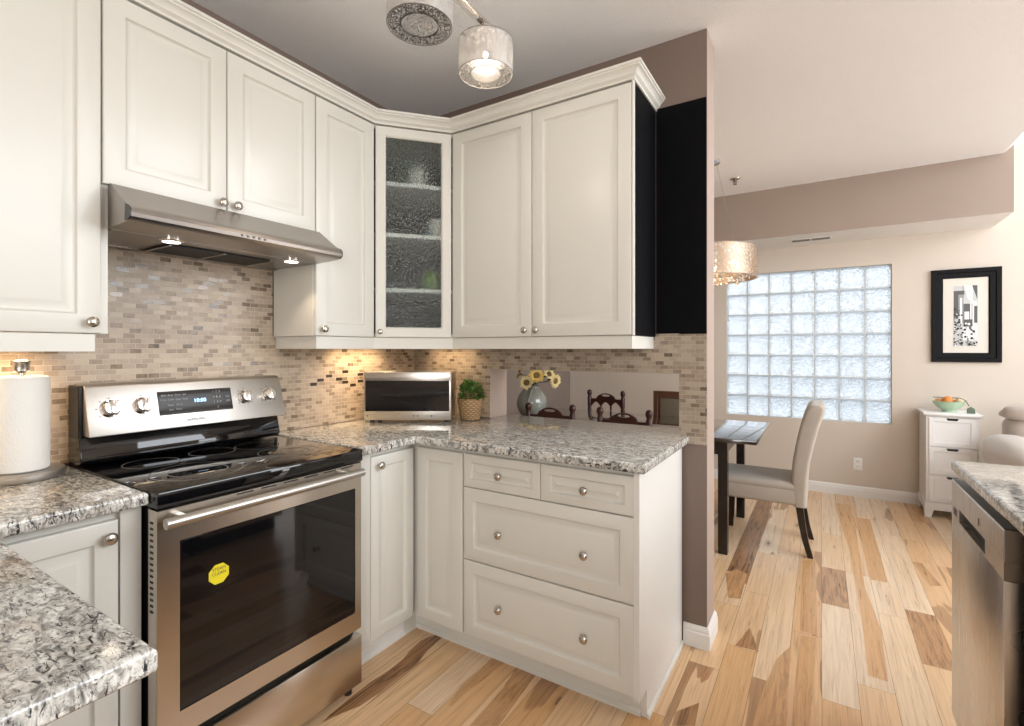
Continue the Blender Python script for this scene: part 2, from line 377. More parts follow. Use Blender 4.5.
# floor: one mesh of boards
def build_floor():
    bm = bmesh.new(); lay = bm.faces.layers.float_color.new('board') if False else None
    w, x0 = .1165, .003
    rnd = random.Random(11); faces = []; gap = .0012
    # boards seen best in the photograph: row -> list of (y0, y1, tone, heart)
    known = {0: [(1.45, 2.15, .45, .3), (2.15, 2.965, .06, .22), (2.965, 3.46, .78, 0.0), (3.46, 4.1, .25, .5)],
             -1: [(1.35, 2.60, .42, .95), (2.60, 3.7, .45, .9)],
             -2: [(1.2, 2.15, .35, 1.0), (2.15, 3.6, .22, .25)],
             -3: [(1.2, 2.33, .48, .25), (2.33, 2.9, .30, .9), (2.9, 3.5, .25, .2)],
             -4: [(1.3, 2.12, .3, .75), (2.12, 2.7, .35, .3), (2.7, 3.1, .2, .9)],
             1: [(1.5, 2.32, .35, .4), (2.32, 3.45, .10, .45), (3.45, 4.3, .3, .6)],
             2: [(1.4, 3.0, .16, .2), (3.0, 4.1, .10, .5)],
             3: [(1.5, 2.61, .30, .5), (2.61, 3.11, .80, 0.0), (3.11, 4.3, .08, .2)],
             -11: [(.2, 1.32, .50, .1), (1.32, 2.2, .10, .1)],
             -12: [(.1, 1.75, .36, .25)],
             -13: [(.4, 1.8, .30, 1.0)],
             -10: [(.6, 1.9, .48, .8)], -9: [(.3, 1.8, .30, .85)], -8: [(.5, 1.9, .52, .75)],
             -7: [(.8, 1.8, .30, .1)], -6: [(.7, 1.9, .24, .15)], -5: [(.4, 1.75, .56, .4)]}
    rows = range(int((-2.6-x0)/w)-1, int((XR-x0)/w)+2)
    for i in rows:
        xa, xb = x0+i*w, x0+(i+1)*w
        segs = list(known.get(i, []))
        if segs:
            y = segs[0][0]
            pre = []
            while y > YR-.2:
                L = rnd.uniform(.6, 1.3); pre.append((y-L, y, min(1, max(0, rnd.gauss(.32, .24))), rnd.choice((.1, .3, .6, .9)))); y -= L
            segs = pre[::-1]+segs; y = segs[-1][1]
        else: y = YR-rnd.uniform(0, 1)
        while y < YF+.2:
            L = rnd.uniform(.8, 1.9); segs.append((y, y+L, min(1, max(0, rnd.gauss(.30, .24))), rnd.choice((.1, .2, .3, .6, .9)))); y += L
        for a, b, t_, h_ in segs:
            a2, b2 = max(a, YR-.2), min(b, YF+.15)
            if b2-a2 < .02: continue
            f = bm.faces.new([bm.verts.new((xa+gap/2, a2+gap/2, 0)), bm.verts.new((xb-gap/2, a2+gap/2, 0)), bm.verts.new((xb-gap/2, b2-gap/2, 0)), bm.verts.new((xa+gap/2, b2-gap/2, 0))])
            faces.append((t_, rnd.random(), h_))
    # heartwood figure of the boards seen closest
    HEART = [(1.00, [(-1.476, 1.712), (-1.438, 1.702), (-1.426, 1.589), (-1.404, 1.508), (-1.411, 1.37), (-1.404, 1.307), (-1.412, 1.217), (-1.439, 1.157), (-1.46, 1.093), (-1.468, 1.133), (-1.477, 1.238), (-1.48, 1.321), (-1.47, 1.418), (-1.474, 1.5), (-1.491, 1.556), (-1.502, 1.637)]),
             (0.72, [(-1.047, 1.707), (-0.957, 1.7), (-0.947, 1.557), (-0.934, 1.406), (-1.019, 1.353), (-1.022, 1.463), (-1.025, 1.571), (-1.036, 1.63)]),
             (0.66, [(-1.167, 1.707), (-1.101, 1.71), (-1.114, 1.594), (-1.131, 1.466), (-1.13, 1.396), (-1.142, 1.388), (-1.167, 1.488), (-1.164, 1.598)]),
             (0.80, [(-0.28, 2.524), (-0.225, 2.343), (-0.318, 2.333)]),
             (0.80, [(-0.416, 2.112), (-0.366, 2.126), (-0.373, 2.043), (-0.394, 1.999)]),
             (0.84, [(-0.439, 1.794), (-0.376, 1.887), (-0.366, 1.763), (-0.432, 1.721)]),
             (0.70, [(-0.464, 3.056), (-0.423, 3.152), (-0.359, 3.122), (-0.352, 2.788), (-0.409, 2.766)]),
             (0.66, [(-0.111, 2.463), (-0.105, 2.15), (-0.101, 1.929), (-0.2, 1.866), (-0.186, 2.099), (-0.155, 2.332)]),
             (0.60, [(-0.097, 3.505), (-0.026, 3.55), (-0.015, 2.614), (-0.082, 2.615)]),
             (0.60, [(-0.076, 2.576), (-0.019, 2.591), (-0.026, 2.14), (-0.034, 1.97), (-0.087, 1.937), (-0.086, 2.255)]),
             (0.56, [(0.094, 4.953), (0.207, 4.973), (0.213, 4.393), (0.202, 3.279), (0.235, 2.823), (0.22, 2.394), (0.159, 2.401), (0.165, 2.876), (0.153, 3.867)]),
             (0.60, [(0.223, 4.607), (0.315, 4.621), (0.313, 3.414), (0.233, 3.41)]),
             (0.70, [(0.47, 3.834), (0.516, 3.836), (0.557, 3.523), (0.504, 3.49)])]
    for k_, (t_, poly) in enumerate(HEART):
        f = bm.faces.new([bm.verts.new((x, y, .0003)) for x, y in poly])
        f.normal_update()
        if f.normal.z < 0: f.normal_flip()
        faces.append((t_, rnd.random(), 0.0))
    # the sub-floor seen only as thin lines between boards
    t = bmesh.new()
    x1, x2, y1, y2 = -2.75, XR+.15, YR-.15, YF+.2
    for zz in (-.0015,):
        f = bm.faces.new([bm.verts.new((x1, y1, zz)), bm.verts.new((x2, y1, zz)), bm.verts.new((x2, y2, zz)), bm.verts.new((x1, y2, zz))]); f.material_index = 1; faces.append((0, 0, 0))
    t.free()
    me = bpy.data.meshes.new('floor'); bm.to_mesh(me); bm.free(); me.materials.append(m_floor); me.materials.append(m_gap)
    at = me.color_attributes.new('board', 'FLOAT_COLOR', 'CORNER')
    for p in me.polygons:
        for li in p.loop_indices: at.data[li].color = (*faces[p.index], 1)
    o = link(bpy.data.objects.new('floor', me)); o['kind'] = 'structure'; return o
build_floor()

XK = 1.087
mb = MB(); mb.prism([(-2.7, YR-.15, ZC), (XK, YR-.15, ZC), (2.0, YR-.15, ZC+.913), (XR+.1, YR-.15, ZC+.913), (XR+.1, YR-.15, ZC+1.0), (1.96, YR-.15, ZC+1.0), (XK-.03, YR-.15, ZC+.1), (-2.7, YR-.15, ZC+.1)], (0, YF-YR+.3, 0))
struct('ceiling', mb, m_ceil)
mb = MB(); mb.box(XL-.12, YR-.12, 0, XL, YW2, ZC); struct('wall_left', mb, m_brown)
def by_normal(o, rule):
    for p in o.data.polygons: p.material_index = rule(p.normal, p.center)
PX0, PX1, PZ = -1.544, -.53, 1.182
mb = MB(); mb.box(XL, YW, 0, PX0, YW2, ZC); mb.box(PX1, YW, 0, XE, YW2, ZC); mb.box(PX0, YW, PZ, PX1, YW2, ZC); mb.box(PX0, YW, 0, PX1, YW2, .874)
wb = struct('wall_back', mb, [m_brown, m_beige, paint('wall_paint_side_lit', (.40, .315, .265), .05, 220)])
by_normal(wb, lambda n, c: 0 if n.y < -.5 else (2 if abs(n.x) > .5 else 1))  # side faces get a lighter brown that imitates strong window light
mb = MB(); mb.box(-2.62, YW2, 0, -2.5, YF+.12, ZC)
# (dining window opening hidden beyond the kitchen wall)
struct('wall_dining', mb, m_taupe)
mb = MB(); mb.box(-2.5, YW2-.005, 0, XL-.12, YW2+.1, ZC) if False else None
mb = MB(); mb.box(-2.5, YW2-.1, 0, XL-.12, YW2, ZC); struct('wall_dining_return', mb, m_taupe)
GX0, GX1, GZ0, GZ1 = -.797, .512, .650, 2.022
mb = MB()
mb.box(-2.62, YF, 0, GX0, YF+.14, ZC+1); mb.box(GX1, YF, 0, XR+.1, YF+.14, ZC+1); mb.box(GX0, YF, 0, GX1, YF+.14, GZ0); mb.box(GX0, YF, GZ1, GX1, YF+.14, ZC+1)
struct('wall_far', mb, m_beige)
mb = MB()
for y0, y1, z0, z1 in ((YR-.12, .5, 0, ZC+1), (4.9, YF+.14, 0, ZC+1), (.5, 4.9, 3.5, ZC+1), (4.1, 4.9, 1.6, 3.5), (.5, 3.6, 0, 1.6), (3.6, 4.9, 0, .22), (3.6, 4.9, 1.5, 1.6)): mb.box(XR, y0, z0, XR+.12, y1, z1)
struct('wall_right', mb, m_beige)
mb = MB()
for a, b in ((XL-.12, .6), (2.4, XR+.12)): mb.box(a, YR-.12, 0, b, YR, ZC+1)
mb.box(.6, YR-.12, 0, 2.4, YR, .2); mb.box(.6, YR-.12, 2.5, 2.4, YR, ZC+1)
struct('wall_rear', mb, m_beige)
# bulkhead along the far wall
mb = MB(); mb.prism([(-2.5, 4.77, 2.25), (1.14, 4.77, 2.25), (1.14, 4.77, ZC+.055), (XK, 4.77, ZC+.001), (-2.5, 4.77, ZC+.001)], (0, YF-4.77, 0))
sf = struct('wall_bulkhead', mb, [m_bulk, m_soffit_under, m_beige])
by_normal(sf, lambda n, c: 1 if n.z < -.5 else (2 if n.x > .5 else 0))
# painted-out panel where a cabinet once hung, and the tiles
mb = MB(); mb.box(-.632, YW-.004, 1.357, XE-.0015, YW-.0002, 2.375); obj('black_panel', mb, m_blackp, wb, smooth=0)
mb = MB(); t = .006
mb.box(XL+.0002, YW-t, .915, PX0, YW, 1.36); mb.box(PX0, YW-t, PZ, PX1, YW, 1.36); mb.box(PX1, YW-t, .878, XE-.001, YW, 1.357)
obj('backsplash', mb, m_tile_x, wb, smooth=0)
wl = bpy.data.objects['wall_left']
mb = MB(); mb.box(XL, -.9, .915, XL+t, YW-t-.0005, 1.36); mb.box(XL, .615, 1.36, XL+t, 1.316, 1.79); obj('backsplash', mb, m_tile_y, wl, smooth=0)
# three dark accent tiles and a run of glass accents near the corner
m_acc = M('dark_glass_tile', (.045, .03, .022), .12)
mb = MB()
for u_, v_ in ((346, 383), (353, 385), (341, 386), (360, 385), (347, 391), (327, 387), (336, 384.5), (326, 391)):
    pass
for k_, (y_, r_) in enumerate([(1.51, 4), (1.55, 5), (1.60, 6), (1.66, 5), (1.70, 7), (1.70, 4), (1.75, 3), (1.80, 6), (1.80, 4), (1.85, 5)]):
    zc = round((1.035+.0182*r_)/.0182)*.0182
    mb.box(XL+t, y_, zc+.0015, XL+t+.0012, y_+.036, zc+.0168)
obj('accent_tile', mb, m_acc, wl, smooth=0)

# baseboards
def base_prof(): return [(0, 0), (.013, 0), (.013, .062), (.010, .068), (.010, .078), (.006, .088), (.003, .094), (0, .094)]
mb = MB()
def sweep(mb, path, prof, closed=False):
    """prof (out, z) swept along an XY path; out is to the right of travel"""
    P = [Vector((p[0], p[1])) for p in path]; rings = []
    for i, p in enumerate(P):
        d0 = (P[i]-P[i-1]).normalized() if i > 0 else None; d1 = (P[i+1]-P[i]).normalized() if i < len(P)-1 else None
        d0 = d0 or d1; d1 = d1 or d0
        n0, n1 = Vector((d0.y, -d0.x)), Vector((d1.y, -d1.x)); m = (n0+n1).normalized(); m = m/max(.2, m.dot(n1))
        rings.append([(p.x+m.x*o_, p.y+m.y*o_, z_) for o_, z_ in prof])
    return mb.loft(rings)
mb = MB(); sweep(mb, [(-.512, YW-.0005), (XE+.0005, YW-.0005), (XE+.0005, YW2+.0005), (-2.2, YW2+.0005)], base_prof()); struct('baseboard_back', mb, m_white)
mb = MB(); sweep(mb, [(-2.499, YF-.0005), (XR-.001, YF-.0005)], base_prof()); struct('baseboard_far', mb, m_white)

# ---- window_1: glass block
win = link(bpy.data.objects.new('window_1', None)); win.location = ((GX0+GX1)/2, YF, GZ0); win['kind'] = 'structure'; W['window_1'] = Matrix.Translation(win.location)
nb = 7; bw = (GX1-GX0)/nb; bh = (GZ1-GZ0)/nb; g_ = .0045
mb = MB()
for i in range(nb):
    for j in range(nb):
        mb.box(GX0+i*bw+g_, YF+.018, GZ0+j*bh+g_, GX0+(i+1)*bw-g_, YF+.10, GZ0+(j+1)*bh-g_, .012, 2)
obj('glass_blocks', mb, m_block, win, world=True, smooth=60)
mb = MB()
for i in range(nb+1): mb.box(GX0+i*bw-(g_ if i else 0), YF+.026, GZ0, GX0+i*bw+(g_ if i < nb else 0), YF+.092, GZ1)
for j in range(nb+1): mb.box(GX0, YF+.027, GZ0+j*bh-(g_ if j else 0), GX1, YF+.091, GZ0+j*bh+(g_ if j < nb else 0))
obj('mortar', mb, M('pale_mortar', (.66, .69, .71), .7), win, world=True, smooth=0)
# unseen plain windows; the low and rear ones added for fill light
def plain_window(name, x0, y0, x1, y1, z0, z1):
    mb = MB()
    if abs(y1-y0) > abs(x1-x0):
        for y in (y0, (y0*2+y1)/3, (y0+y1*2)/3, y1): mb.box(x0, y-.03, z0, x1, y+.03, z1)
        for z in (z0, z1): mb.box(x0, y0, z-.03, x1, y1, z+.03)
    else:
        for x in (x0, (x0+x1)/2, x1): mb.box(x-.03, y0, z0, x+.03, y1, z1)
        for z in (z0, z1): mb.box(x0, y0, z-.03, x1, y1, z+.03)
    struct(name, mb, m_white)
plain_window('window_2', XR+.02, .5, XR+.08, 4.1, 1.60, 3.50)
plain_window('added_window_4', XR+.02, 3.62, XR+.08, 4.88, .22, 1.50)
plain_window('added_window_3', .6, YR-.09, 2.4, YR-.04, .2, 2.5)

# ================================================================== KITCHEN CABINETS
Z_ = Vector((0, 0, 1))
def knob(parent, p, n, r=.0155):
    mb = MB(); mb.lathe([(.0075, 0), (.0055, .004), (.005, .012), (.010, .015), (r, .019), (r, .0225), (r*.72, .0265), (0, .0285)], p, n, 20)
    return obj('knob', mb, m_nickel, parent, world=True, smooth=50)
def front(name, parent, O, u, n, w, h, fr=.055, knobs=(), mat=None):
    mb = MB(); mb.panel(O, u, n, w, h, fr)
    d = obj(name, mb, mat or m_cab, parent, world=True, smooth=25)
    O, u, n = Vector(O), Vector(u).normalized(), Vector(n).normalized()
    for a, b in knobs: knob(d, O + u*a + Z_*b, n)
    return d
UP_GRP = None
XU = -1.80; ZB, ZT = 1.347, 2.362
EX, EY = (0, 1, 0), (1, 0, 0)      # door width direction on the left wall runs +Y, normal +X
def left_cab(name, label, y0, y1, z0, doors, zt=ZT, toe=False):
    c = thing(name, label, 'cabinet', ((XL+XU)/2, (y0+y1)/2, z0), 0, 'cream wall cabinets')
    mb = MB(); mb.box(XL+.0075, y0+.0005, z0, XU-.0205, y1-.0005, zt+.005, .0015, 1); obj('body', mb, m_cab, c, world=True, smooth=0)
    for a, b, kn in doors: front('door', c, (XU, a, z0+.001), (0, 1, 0), (1, 0, 0), b-a, zt-z0-.004, .055, kn)
    return c
left_cab('wall_cabinet', 'tall cream wall cabinet beside the range hood, above the paper towel', .130, .613, 1.335, [(.135, .589, [(.428, .032)])])
left_cab('wall_cabinet', 'short two-door cream wall cabinet directly above the range hood', .614, 1.317, 1.7815, [(.594, .9525, [(.338, .025)]), (.9555, 1.3165, [(.028, .025)])])
left_cab('wall_cabinet', 'narrow single-door cream wall cabinet between range hood and glass-fronted corner cabinet', 1.3185, 1.6415, ZB, [(1.3215, 1.6385, [(.030, .028)])])
# right-hand upper cabinet on the back wall
YU = 1.92
c = thing('wall_cabinet', 'large two-door cream wall cabinet with a black painted side above the pass-through', 'cabinet', (-1.1, 2.08, ZB), 0, 'cream wall cabinets')
mb = MB(); mb.box(-1.555, YU+.0205, ZB, -.6535, YW-.0075, ZT+.005, .0015, 1); obj('body', mb, m_cab, c, world=True, smooth=0)
front('door', c, (-1.552, YU, ZB+.001), (1, 0, 0), (0, -1, 0), .450, ZT-ZB-.004, .055, [(.422, .028)])
front('door', c, (-1.0985, YU, ZB+.001), (1, 0, 0), (0, -1, 0), .4565, ZT-ZB-.004, .055, [(.026, .028)])
mb = MB(); mb.box(-.653, YU+.0205, ZB, -.634, YW-.0045, ZT+.005); ep = obj('end_panel', mb, m_blackp, c, world=True, smooth=0, label='black painted end panel')
mb = MB(); mb.box(-.6405, YU+.002, ZB, -.6325, YU+.020, ZT+.005, .001, 1); obj('edge_strip', mb, m_cab, c, world=True, smooth=0)
# corner cabinet with the glass door
c = thing('corner_cabinet', 'diagonal cream corner cabinet with an obscure glass door and white shelves', 'cabinet', (-1.85, 2.0, ZB))
A, B = Vector((-1.8, 1.642, 0)), Vector((-1.556, 1.92, 0)); u = (B-A).normalized(); n = Vector((u.y, -u.x, 0)); Wd = (B-A).length
Ai, Bi = A - n*.0205 + u*.004, B - n*.0205 - u*.004
foot = [Vector((XL+.008, 1.6435, 0)), Vector((Ai.x-.012, 1.6435, 0)), Ai, Bi, Vector((-1.5565, Bi.y+.012, 0)), Vector((-1.5565, YW-.008, 0)), Vector((XL+.008, YW-.008, 0))]
def slab_of(mb, z0, z1, pts=foot): mb.prism([Vector((p.x, p.y, z0)) for p in pts], (0, 0, z1-z0))
def shrink(d): # rough inset of footprint
    cc = sum(foot, Vector())/len(foot); return [p + (cc-p).normalized()*d for p in foot]
mb = MB(); slab_of(mb, ZB, ZB+.018); slab_of(mb, ZT-.013, ZT+.005)
for p, q in ((foot[0], foot[1]), (foot[4], foot[5])):
    d = (q-p).normalized(); nn = Vector((-d.y, d.x, 0)); mb.obox((p+q)/2 + nn*.008 + Z_*((ZB+ZT)/2), (q-p)/2, nn*.008, Z_*((ZT-ZB)/2-.001))
obj('body', mb, m_cab, c, world=True, smooth=0)
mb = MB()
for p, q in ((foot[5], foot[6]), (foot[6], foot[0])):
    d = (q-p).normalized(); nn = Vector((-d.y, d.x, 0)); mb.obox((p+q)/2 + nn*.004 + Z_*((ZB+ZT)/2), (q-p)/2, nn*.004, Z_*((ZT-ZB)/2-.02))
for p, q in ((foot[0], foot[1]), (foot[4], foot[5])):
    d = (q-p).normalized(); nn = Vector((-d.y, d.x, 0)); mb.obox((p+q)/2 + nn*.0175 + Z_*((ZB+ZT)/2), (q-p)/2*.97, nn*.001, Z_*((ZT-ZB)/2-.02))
obj('unlit_lining', mb, m_dark_in, c, world=True, smooth=0)  # added dark sheets imitating the unlit interior
SH = (1.580, 1.848, 2.097)
ins = [Vector((-2.075, 1.675, 0)), Vector((-1.845, 1.675, 0)), A - n*.035 + u*.03, B - n*.035 - u*.03, Vector((-1.59, 1.975, 0)), Vector((-1.59, 2.20, 0)), Vector((-2.075, 2.20, 0))]
for z in SH:
    mb = MB(); slab_of(mb, z-.009, z+.009, ins); obj('shelf', mb, m_white, c, world=True, smooth=0)
d_u = Wd-.006
O = A + u*.003 + Z_*(ZB+.001)
d = front('door', c, O, u, n, d_u, ZT-ZB-.004, .05)
bpy.data.meshes.remove(d.data)   # replaced by a framed door with an opening
mb = MB(); mb.panel(O, u, n, d_u, ZT-ZB-.004, .0485, .019, True)
d = obj('door', mb, m_cab, c, world=True, smooth=25)
cc = O + u*(d_u/2) + Z_*((ZT-ZB-.004)/2) - n*.011
mb = MB(); mb.obox(cc, u*(d_u/2-.046), n*.002, Z_*((ZT-ZB-.004)/2-.046)); obj('glass_pane', mb, m_rain, d, world=True, smooth=0, label='obscure textured glass')
knob(d, O + u*.020 + Z_*.026, n, .013)
# crown moulding and light rail
crown = [(0, ZT+.003), (.005, ZT+.003), (.005, ZT+.012), (.010, ZT+.016), (.017, ZT+.020), (.021, ZT+.030), (.030, ZT+.038), (.036, ZT+.040), (.036, ZT+.046), (.042, ZT+.048), (.042, ZT+.058), (-.02, ZT+.058), (-.02, ZT+.006)]
mb = MB(); sweep(mb, [(XU, -.35), (XU, 1.642), (-1.556, YU), (-.633, YU), (-.633, YW-.0015)], crown)
solo('crown_moulding', mb, m_cab, 'stepped cream crown moulding running along the tops of all the wall cabinets', 'moulding')
rail = [(0, 1.2925), (0, ZB-.0015), (-.018, ZB-.0015), (-.018, 1.2925)]
mb = MB(); sweep(mb, [(XL+.009, 1.330), (XU-.012, 1.330), (XU-.012, 1.646), (-1.560, YU+.012), (-.642, YU+.012), (-.642, YW-.008)], rail)
solo('light_rail', mb, m_cab, 'cream light rail under the corner, narrow and right wall cabinets', 'moulding', 'light rails')
mb = MB(); sweep(mb, [(XU-.012, .135), (XU-.012, .578), (XL+.009, .578)], [(0, 1.283), (0, 1.3335), (-.018, 1.3335), (-.018, 1.283)])
solo('light_rail', mb, m_cab, 'short cream light rail under the wall cabinet above the paper towel', 'moulding', 'light rails')

# base cabinets --------------------------------------------------------------
XB, YB = -1.53, 1.63     # door faces
ZD0, ZD1 = .106, .858
def toe(mb, pts): sweep(mb, pts, [(0, 0), (.010, 0), (.010, .012), (.004, .018), (0, .020), (0, .105), (-.012, .105), (-.012, 0)])
c = thing('base_cabinet', 'narrow cream base cabinet beside the stove, below the paper towel', 'cabinet', (-1.8, .42, 0), 0, 'base cabinets')
mb = MB(); mb.box(XL+.003, .235, .1005, XB-.0205, .587, .8780); mb.box(XB-.0205, .541, .1005, XB-.001, .587, .8780); obj('body', mb, m_cab, c, world=True, smooth=0)
front('door', c, (XB, .262, ZD0), (0, 1, 0), (1, 0, 0), .2755, ZD1-ZD0-.006, .05, [(.252, .706)])
mb = MB(); toe(mb, [(-1.60, .235), (-1.60, .587)]); obj('toe_kick', mb, m_white, c, world=True, smooth=0)
c = thing('base_cabinet', 'base cabinet under the foreground granite counter leg', 'cabinet', (-1.5, -.1, 0), 0, 'base cabinets')
mb = MB(); mb.box(XL+.003, -.40, .1005, -1.0, .233, .8780); mb.box(XL+.05, -.36, 0, -1.06, .20, .1005); obj('body', mb, m_cab, c, world=True, smooth=0)
front('side_panel', c, (-.998, -.395, ZD0), (0, 1, 0), (1, 0, 0), .62, ZD1-ZD0, .06)
c = thing('base_cabinet', 'white single-door base cabinet between stove and inside corner', 'cabinet', (-1.8, 1.47, 0), 0, 'base cabinets')
mb = MB(); mb.box(XL+.003, 1.292, .1005, XB-.0205, 1.628, .8780); mb.box(XB-.0205, 1.292, .1005, XB-.002, 1.3725, .8780); obj('body', mb, m_cab, c, world=True, smooth=0)
front('door', c, (XB, 1.376, ZD0+.003), (0, 1, 0), (1, 0, 0), .246, ZD1-ZD0-.006, .045, [(.040, .708)])
mb = MB(); toe(mb, [(-1.60, 1.292), (-1.60, 1.6285)]); obj('toe_kick', mb, m_white, c, world=True, smooth=0)
c = thing('base_cabinet', 'cream peninsula cabinet with a tall corner door and four drawers', 'cabinet', (-1.0, 1.95, 0), 0, 'base cabinets')
mb = MB(); mb.box(XL+.003, YB+.0205, .1005, -.5365, YW-.002, .8780); mb.box(-1.60, YB+.085, 0.0, -.54, YW-.03, .1005); obj('body', mb, m_cab, c, world=True, smooth=0)
front('door', c, (-1.519, YB, ZD0), (1, 0, 0), (0, -1, 0), .2515, ZD1-ZD0, .05)
front('drawer', c, (-1.2595, YB, .7215), (1, 0, 0), (0, -1, 0), .361, ZD1-.7215, .034, [(.1815, .066)])
front('drawer', c, (-.8955, YB, .7215), (1, 0, 0), (0, -1, 0), .361, ZD1-.7215, .034, [(.182, .066)])
front('drawer', c, (-1.2595, YB, .4215), (1, 0, 0), (0, -1, 0), .725, .2965, .050, [(.1815, .136), (.5465, .136)])
front('drawer', c, (-1.2595, YB, ZD0+.004), (1, 0, 0), (0, -1, 0), .725, .3075, .050, [(.1815, .152), (.5465, .152)])
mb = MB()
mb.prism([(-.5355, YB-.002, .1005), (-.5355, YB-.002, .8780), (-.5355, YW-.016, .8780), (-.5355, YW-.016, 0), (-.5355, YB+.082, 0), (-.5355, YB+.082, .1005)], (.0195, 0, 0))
obj('end_panel', mb, m_endp, c, world=True, smooth=0, label='cream end panel, painted paler for the daylight on it')
mb = MB(); toe(mb, [(-1.60, 1.6295), (-1.60, YB+.082), (-.5362, YB+.082)]); sweep(mb, [(-.5155, YB+.078), (-.5155, YW-.016)], [(0, 0), (.009, 0), (.009, .010), (.004, .016), (0, .018)]); obj('toe_kick', mb, m_cab, c, world=True, smooth=0)

# worktops -------------------------------------------------------------------
ZS0, ZS1 = .8790, .914
def slab(name, poly, label, dz=0.0):
    mb = MB(); t = bmesh.new(); vs = [t.verts.new((x, y, ZS0+dz)) for x, y in poly]; f = t.faces.new(vs)
    g = bmesh.ops.extrude_face_region(t, geom=[f]); bmesh.ops.translate(t, vec=(0, 0, ZS1-ZS0), verts=[x for x in g['geom'] if isinstance(x, bmesh.types.BMVert)])
    bmesh.ops.recalc_face_normals(t, faces=list(t.faces))
    bmesh.ops.bevel(t, geom=[e_ for e_ in t.edges if abs(e_.verts[0].co.z-e_.verts[1].co.z) < 1e-5], offset=.009, segments=3, affect='EDGES', profile=.5)
    mb._merge(t)
    return solo(name, mb, m_granite, label, 'worktop', 'granite worktops', 40)
XS = -1.489
slab('worktop', [(XL+.0075, -.45), (-.708, -.45), (-.708, .289), (XS-.005, .289), (XS-.005, .589), (XL+.0075, .589)], 'granite worktop with the foreground corner and paper towel on it')
slab('worktop', [(XL+.0075, 1.29), (XS, 1.29), (XS, 1.588), (-.486, 1.588), (-.486, YW-.007), (PX1-.002, YW-.007), (PX1-.002, 2.42), (PX0+.002, 2.42), (PX0+.002, YW-.007), (XL+.0075, YW-.007)], 'granite worktop running under the microwave and out along the peninsula')

# ================================================================== STOVE
Y0, Y1 = .593, 1.268; XF = -1.458
st = thing('stove', 'stainless steel electric range with black glass cooktop and yellow sticker', 'stove', (-1.76, .93, 0))
mb = MB(); mb.box(-2.095, Y0+.003, .035, -1.502, Y1-.003, .871); obj('body', mb, m_black, st, world=True, smooth=0)
mb = MB(); mb.box(-2.04, Y0, .872, XF+.004, Y1, .9155, .004, 2); ct = obj('cooktop', mb, m_blackglass, st, world=True, smooth=40)
mb = MB()
m_ring = M('grey_burner_print', (.16, .155, .15), .25)
def ringmesh(mb, x, y, r, w_=.004, z=.9158):
    k = 40
    for a in range(k):
        p, q = 2*math.pi*a/k, 2*math.pi*(a+1)/k
        mb.face([(x+r*math.cos(p), y+r*math.sin(p), z), (x+r*math.cos(q), y+r*math.sin(q), z), (x+(r-w_)*math.cos(q), y+(r-w_)*math.sin(q), z), (x+(r-w_)*math.cos(p), y+(r-w_)*math.sin(p), z)])
for x, y, r in ((-1.865, .745, .080), (-1.630, .775, .125), (-1.630, .775, .082), (-1.885, .945, .075), (-1.655, 1.10, .105), (-1.655, 1.10, .07), (-1.86, 1.10, .078)):
    b_ = MB(); ringmesh(b_, x, y, r); obj('burner_ring', b_, m_ring, ct, world=True, smooth=0)
# backguard: black riser and tilted stainless panel
mb = MB(); mb.prism([(-2.095, Y0+.005, .916), (-2.0, Y0+.005, .916), (-1.985, Y0+.005, .93), (-2.005, Y0+.005, 1.004), (-2.095, Y0+.005, 1.004)], (0, Y1-Y0+.004, 0), .003, 1); obj('riser', mb, m_blackglass, st, world=True, smooth=40)
pb, pt_ = Vector((-1.960, 0, 1.008)), Vector((-2.005, 0, 1.168)); upv = (pt_-pb).normalized(); nv = Vector((upv.z, 0, -upv.x)); hh = (pt_-pb).length
mb = MB(); gy = Y0+.018; mb.prism([(-2.095, gy, 1.006), (pb.x, gy, pb.z), (pt_.x, gy, pt_.z), (-2.02, gy, 1.176), (-2.095, gy, 1.176)], (0, Y1-Y0, 0), .004, 2); bgd = obj('backguard', mb, m_steel, st, world=True, smooth=40)
mb = MB(); mb.box(-2.098, Y0+.006, .93, -2.012, Y0+.0175, 1.172, .002, 1); obj('side_cap', mb, m_black, st, world=True, smooth=0)
def on_guard(y, s): return Vector((pb.x, y, pb.z)) + upv*(s*hh)
disp_y0, disp_y1 = .812, 1.068
mb = MB(); mb.obox((on_guard(disp_y0, .55)+on_guard(disp_y1, .55))/2 + nv*.0008, Vector((0, (disp_y1-disp_y0)/2, 0)), nv*.0008, upv*.043); dp = obj('display', mb, m_blackglass, bgd, world=True, smooth=0, label='black glass control display')
m_ink = M('pale_print', (.42, .43, .45), .5); m_glow = EMIT('blue_clock_digits', (.25, .62, 1.0), 2.2); m_dkink = M('dark_grey_print', (.06, .06, .065), .4); m_amber = M('amber_print', (.55, .36, .10), .5)
yv = Vector((0, 1, 0)); off = nv*.0022
text_mesh('10:00', .020, m_glow, dp, on_guard(.950, .56)+off, yv, upv, 'clock_digits')
for k_, (wds, s_, sz) in enumerate([('Bake  Broil  Warm  Self', .72, .0085), ('Clean  Cook  Conv  Keep', .62, .0085), ('Timer   Clock', .50, .0085), ('Start   Oven', .40, .0085)]):
    text_mesh(wds, sz, m_ink, dp, on_guard(.864, s_)+off, yv, upv)
for k_, row in enumerate(('1  2  3', '4  5  6', '7  8  9', '   0   ')):
    text_mesh(row, .011, m_ink, dp, on_guard(1.012, .73-.12*k_)+off, yv, upv)
text_mesh('ON\n\nOFF', .009, m_ink, dp, on_guard(1.052, .55)+off, yv, upv)
text_mesh('SAMSUNG', .0145, m_dkink, bgd, on_guard(.930, .14)+nv*.0009, yv, upv)
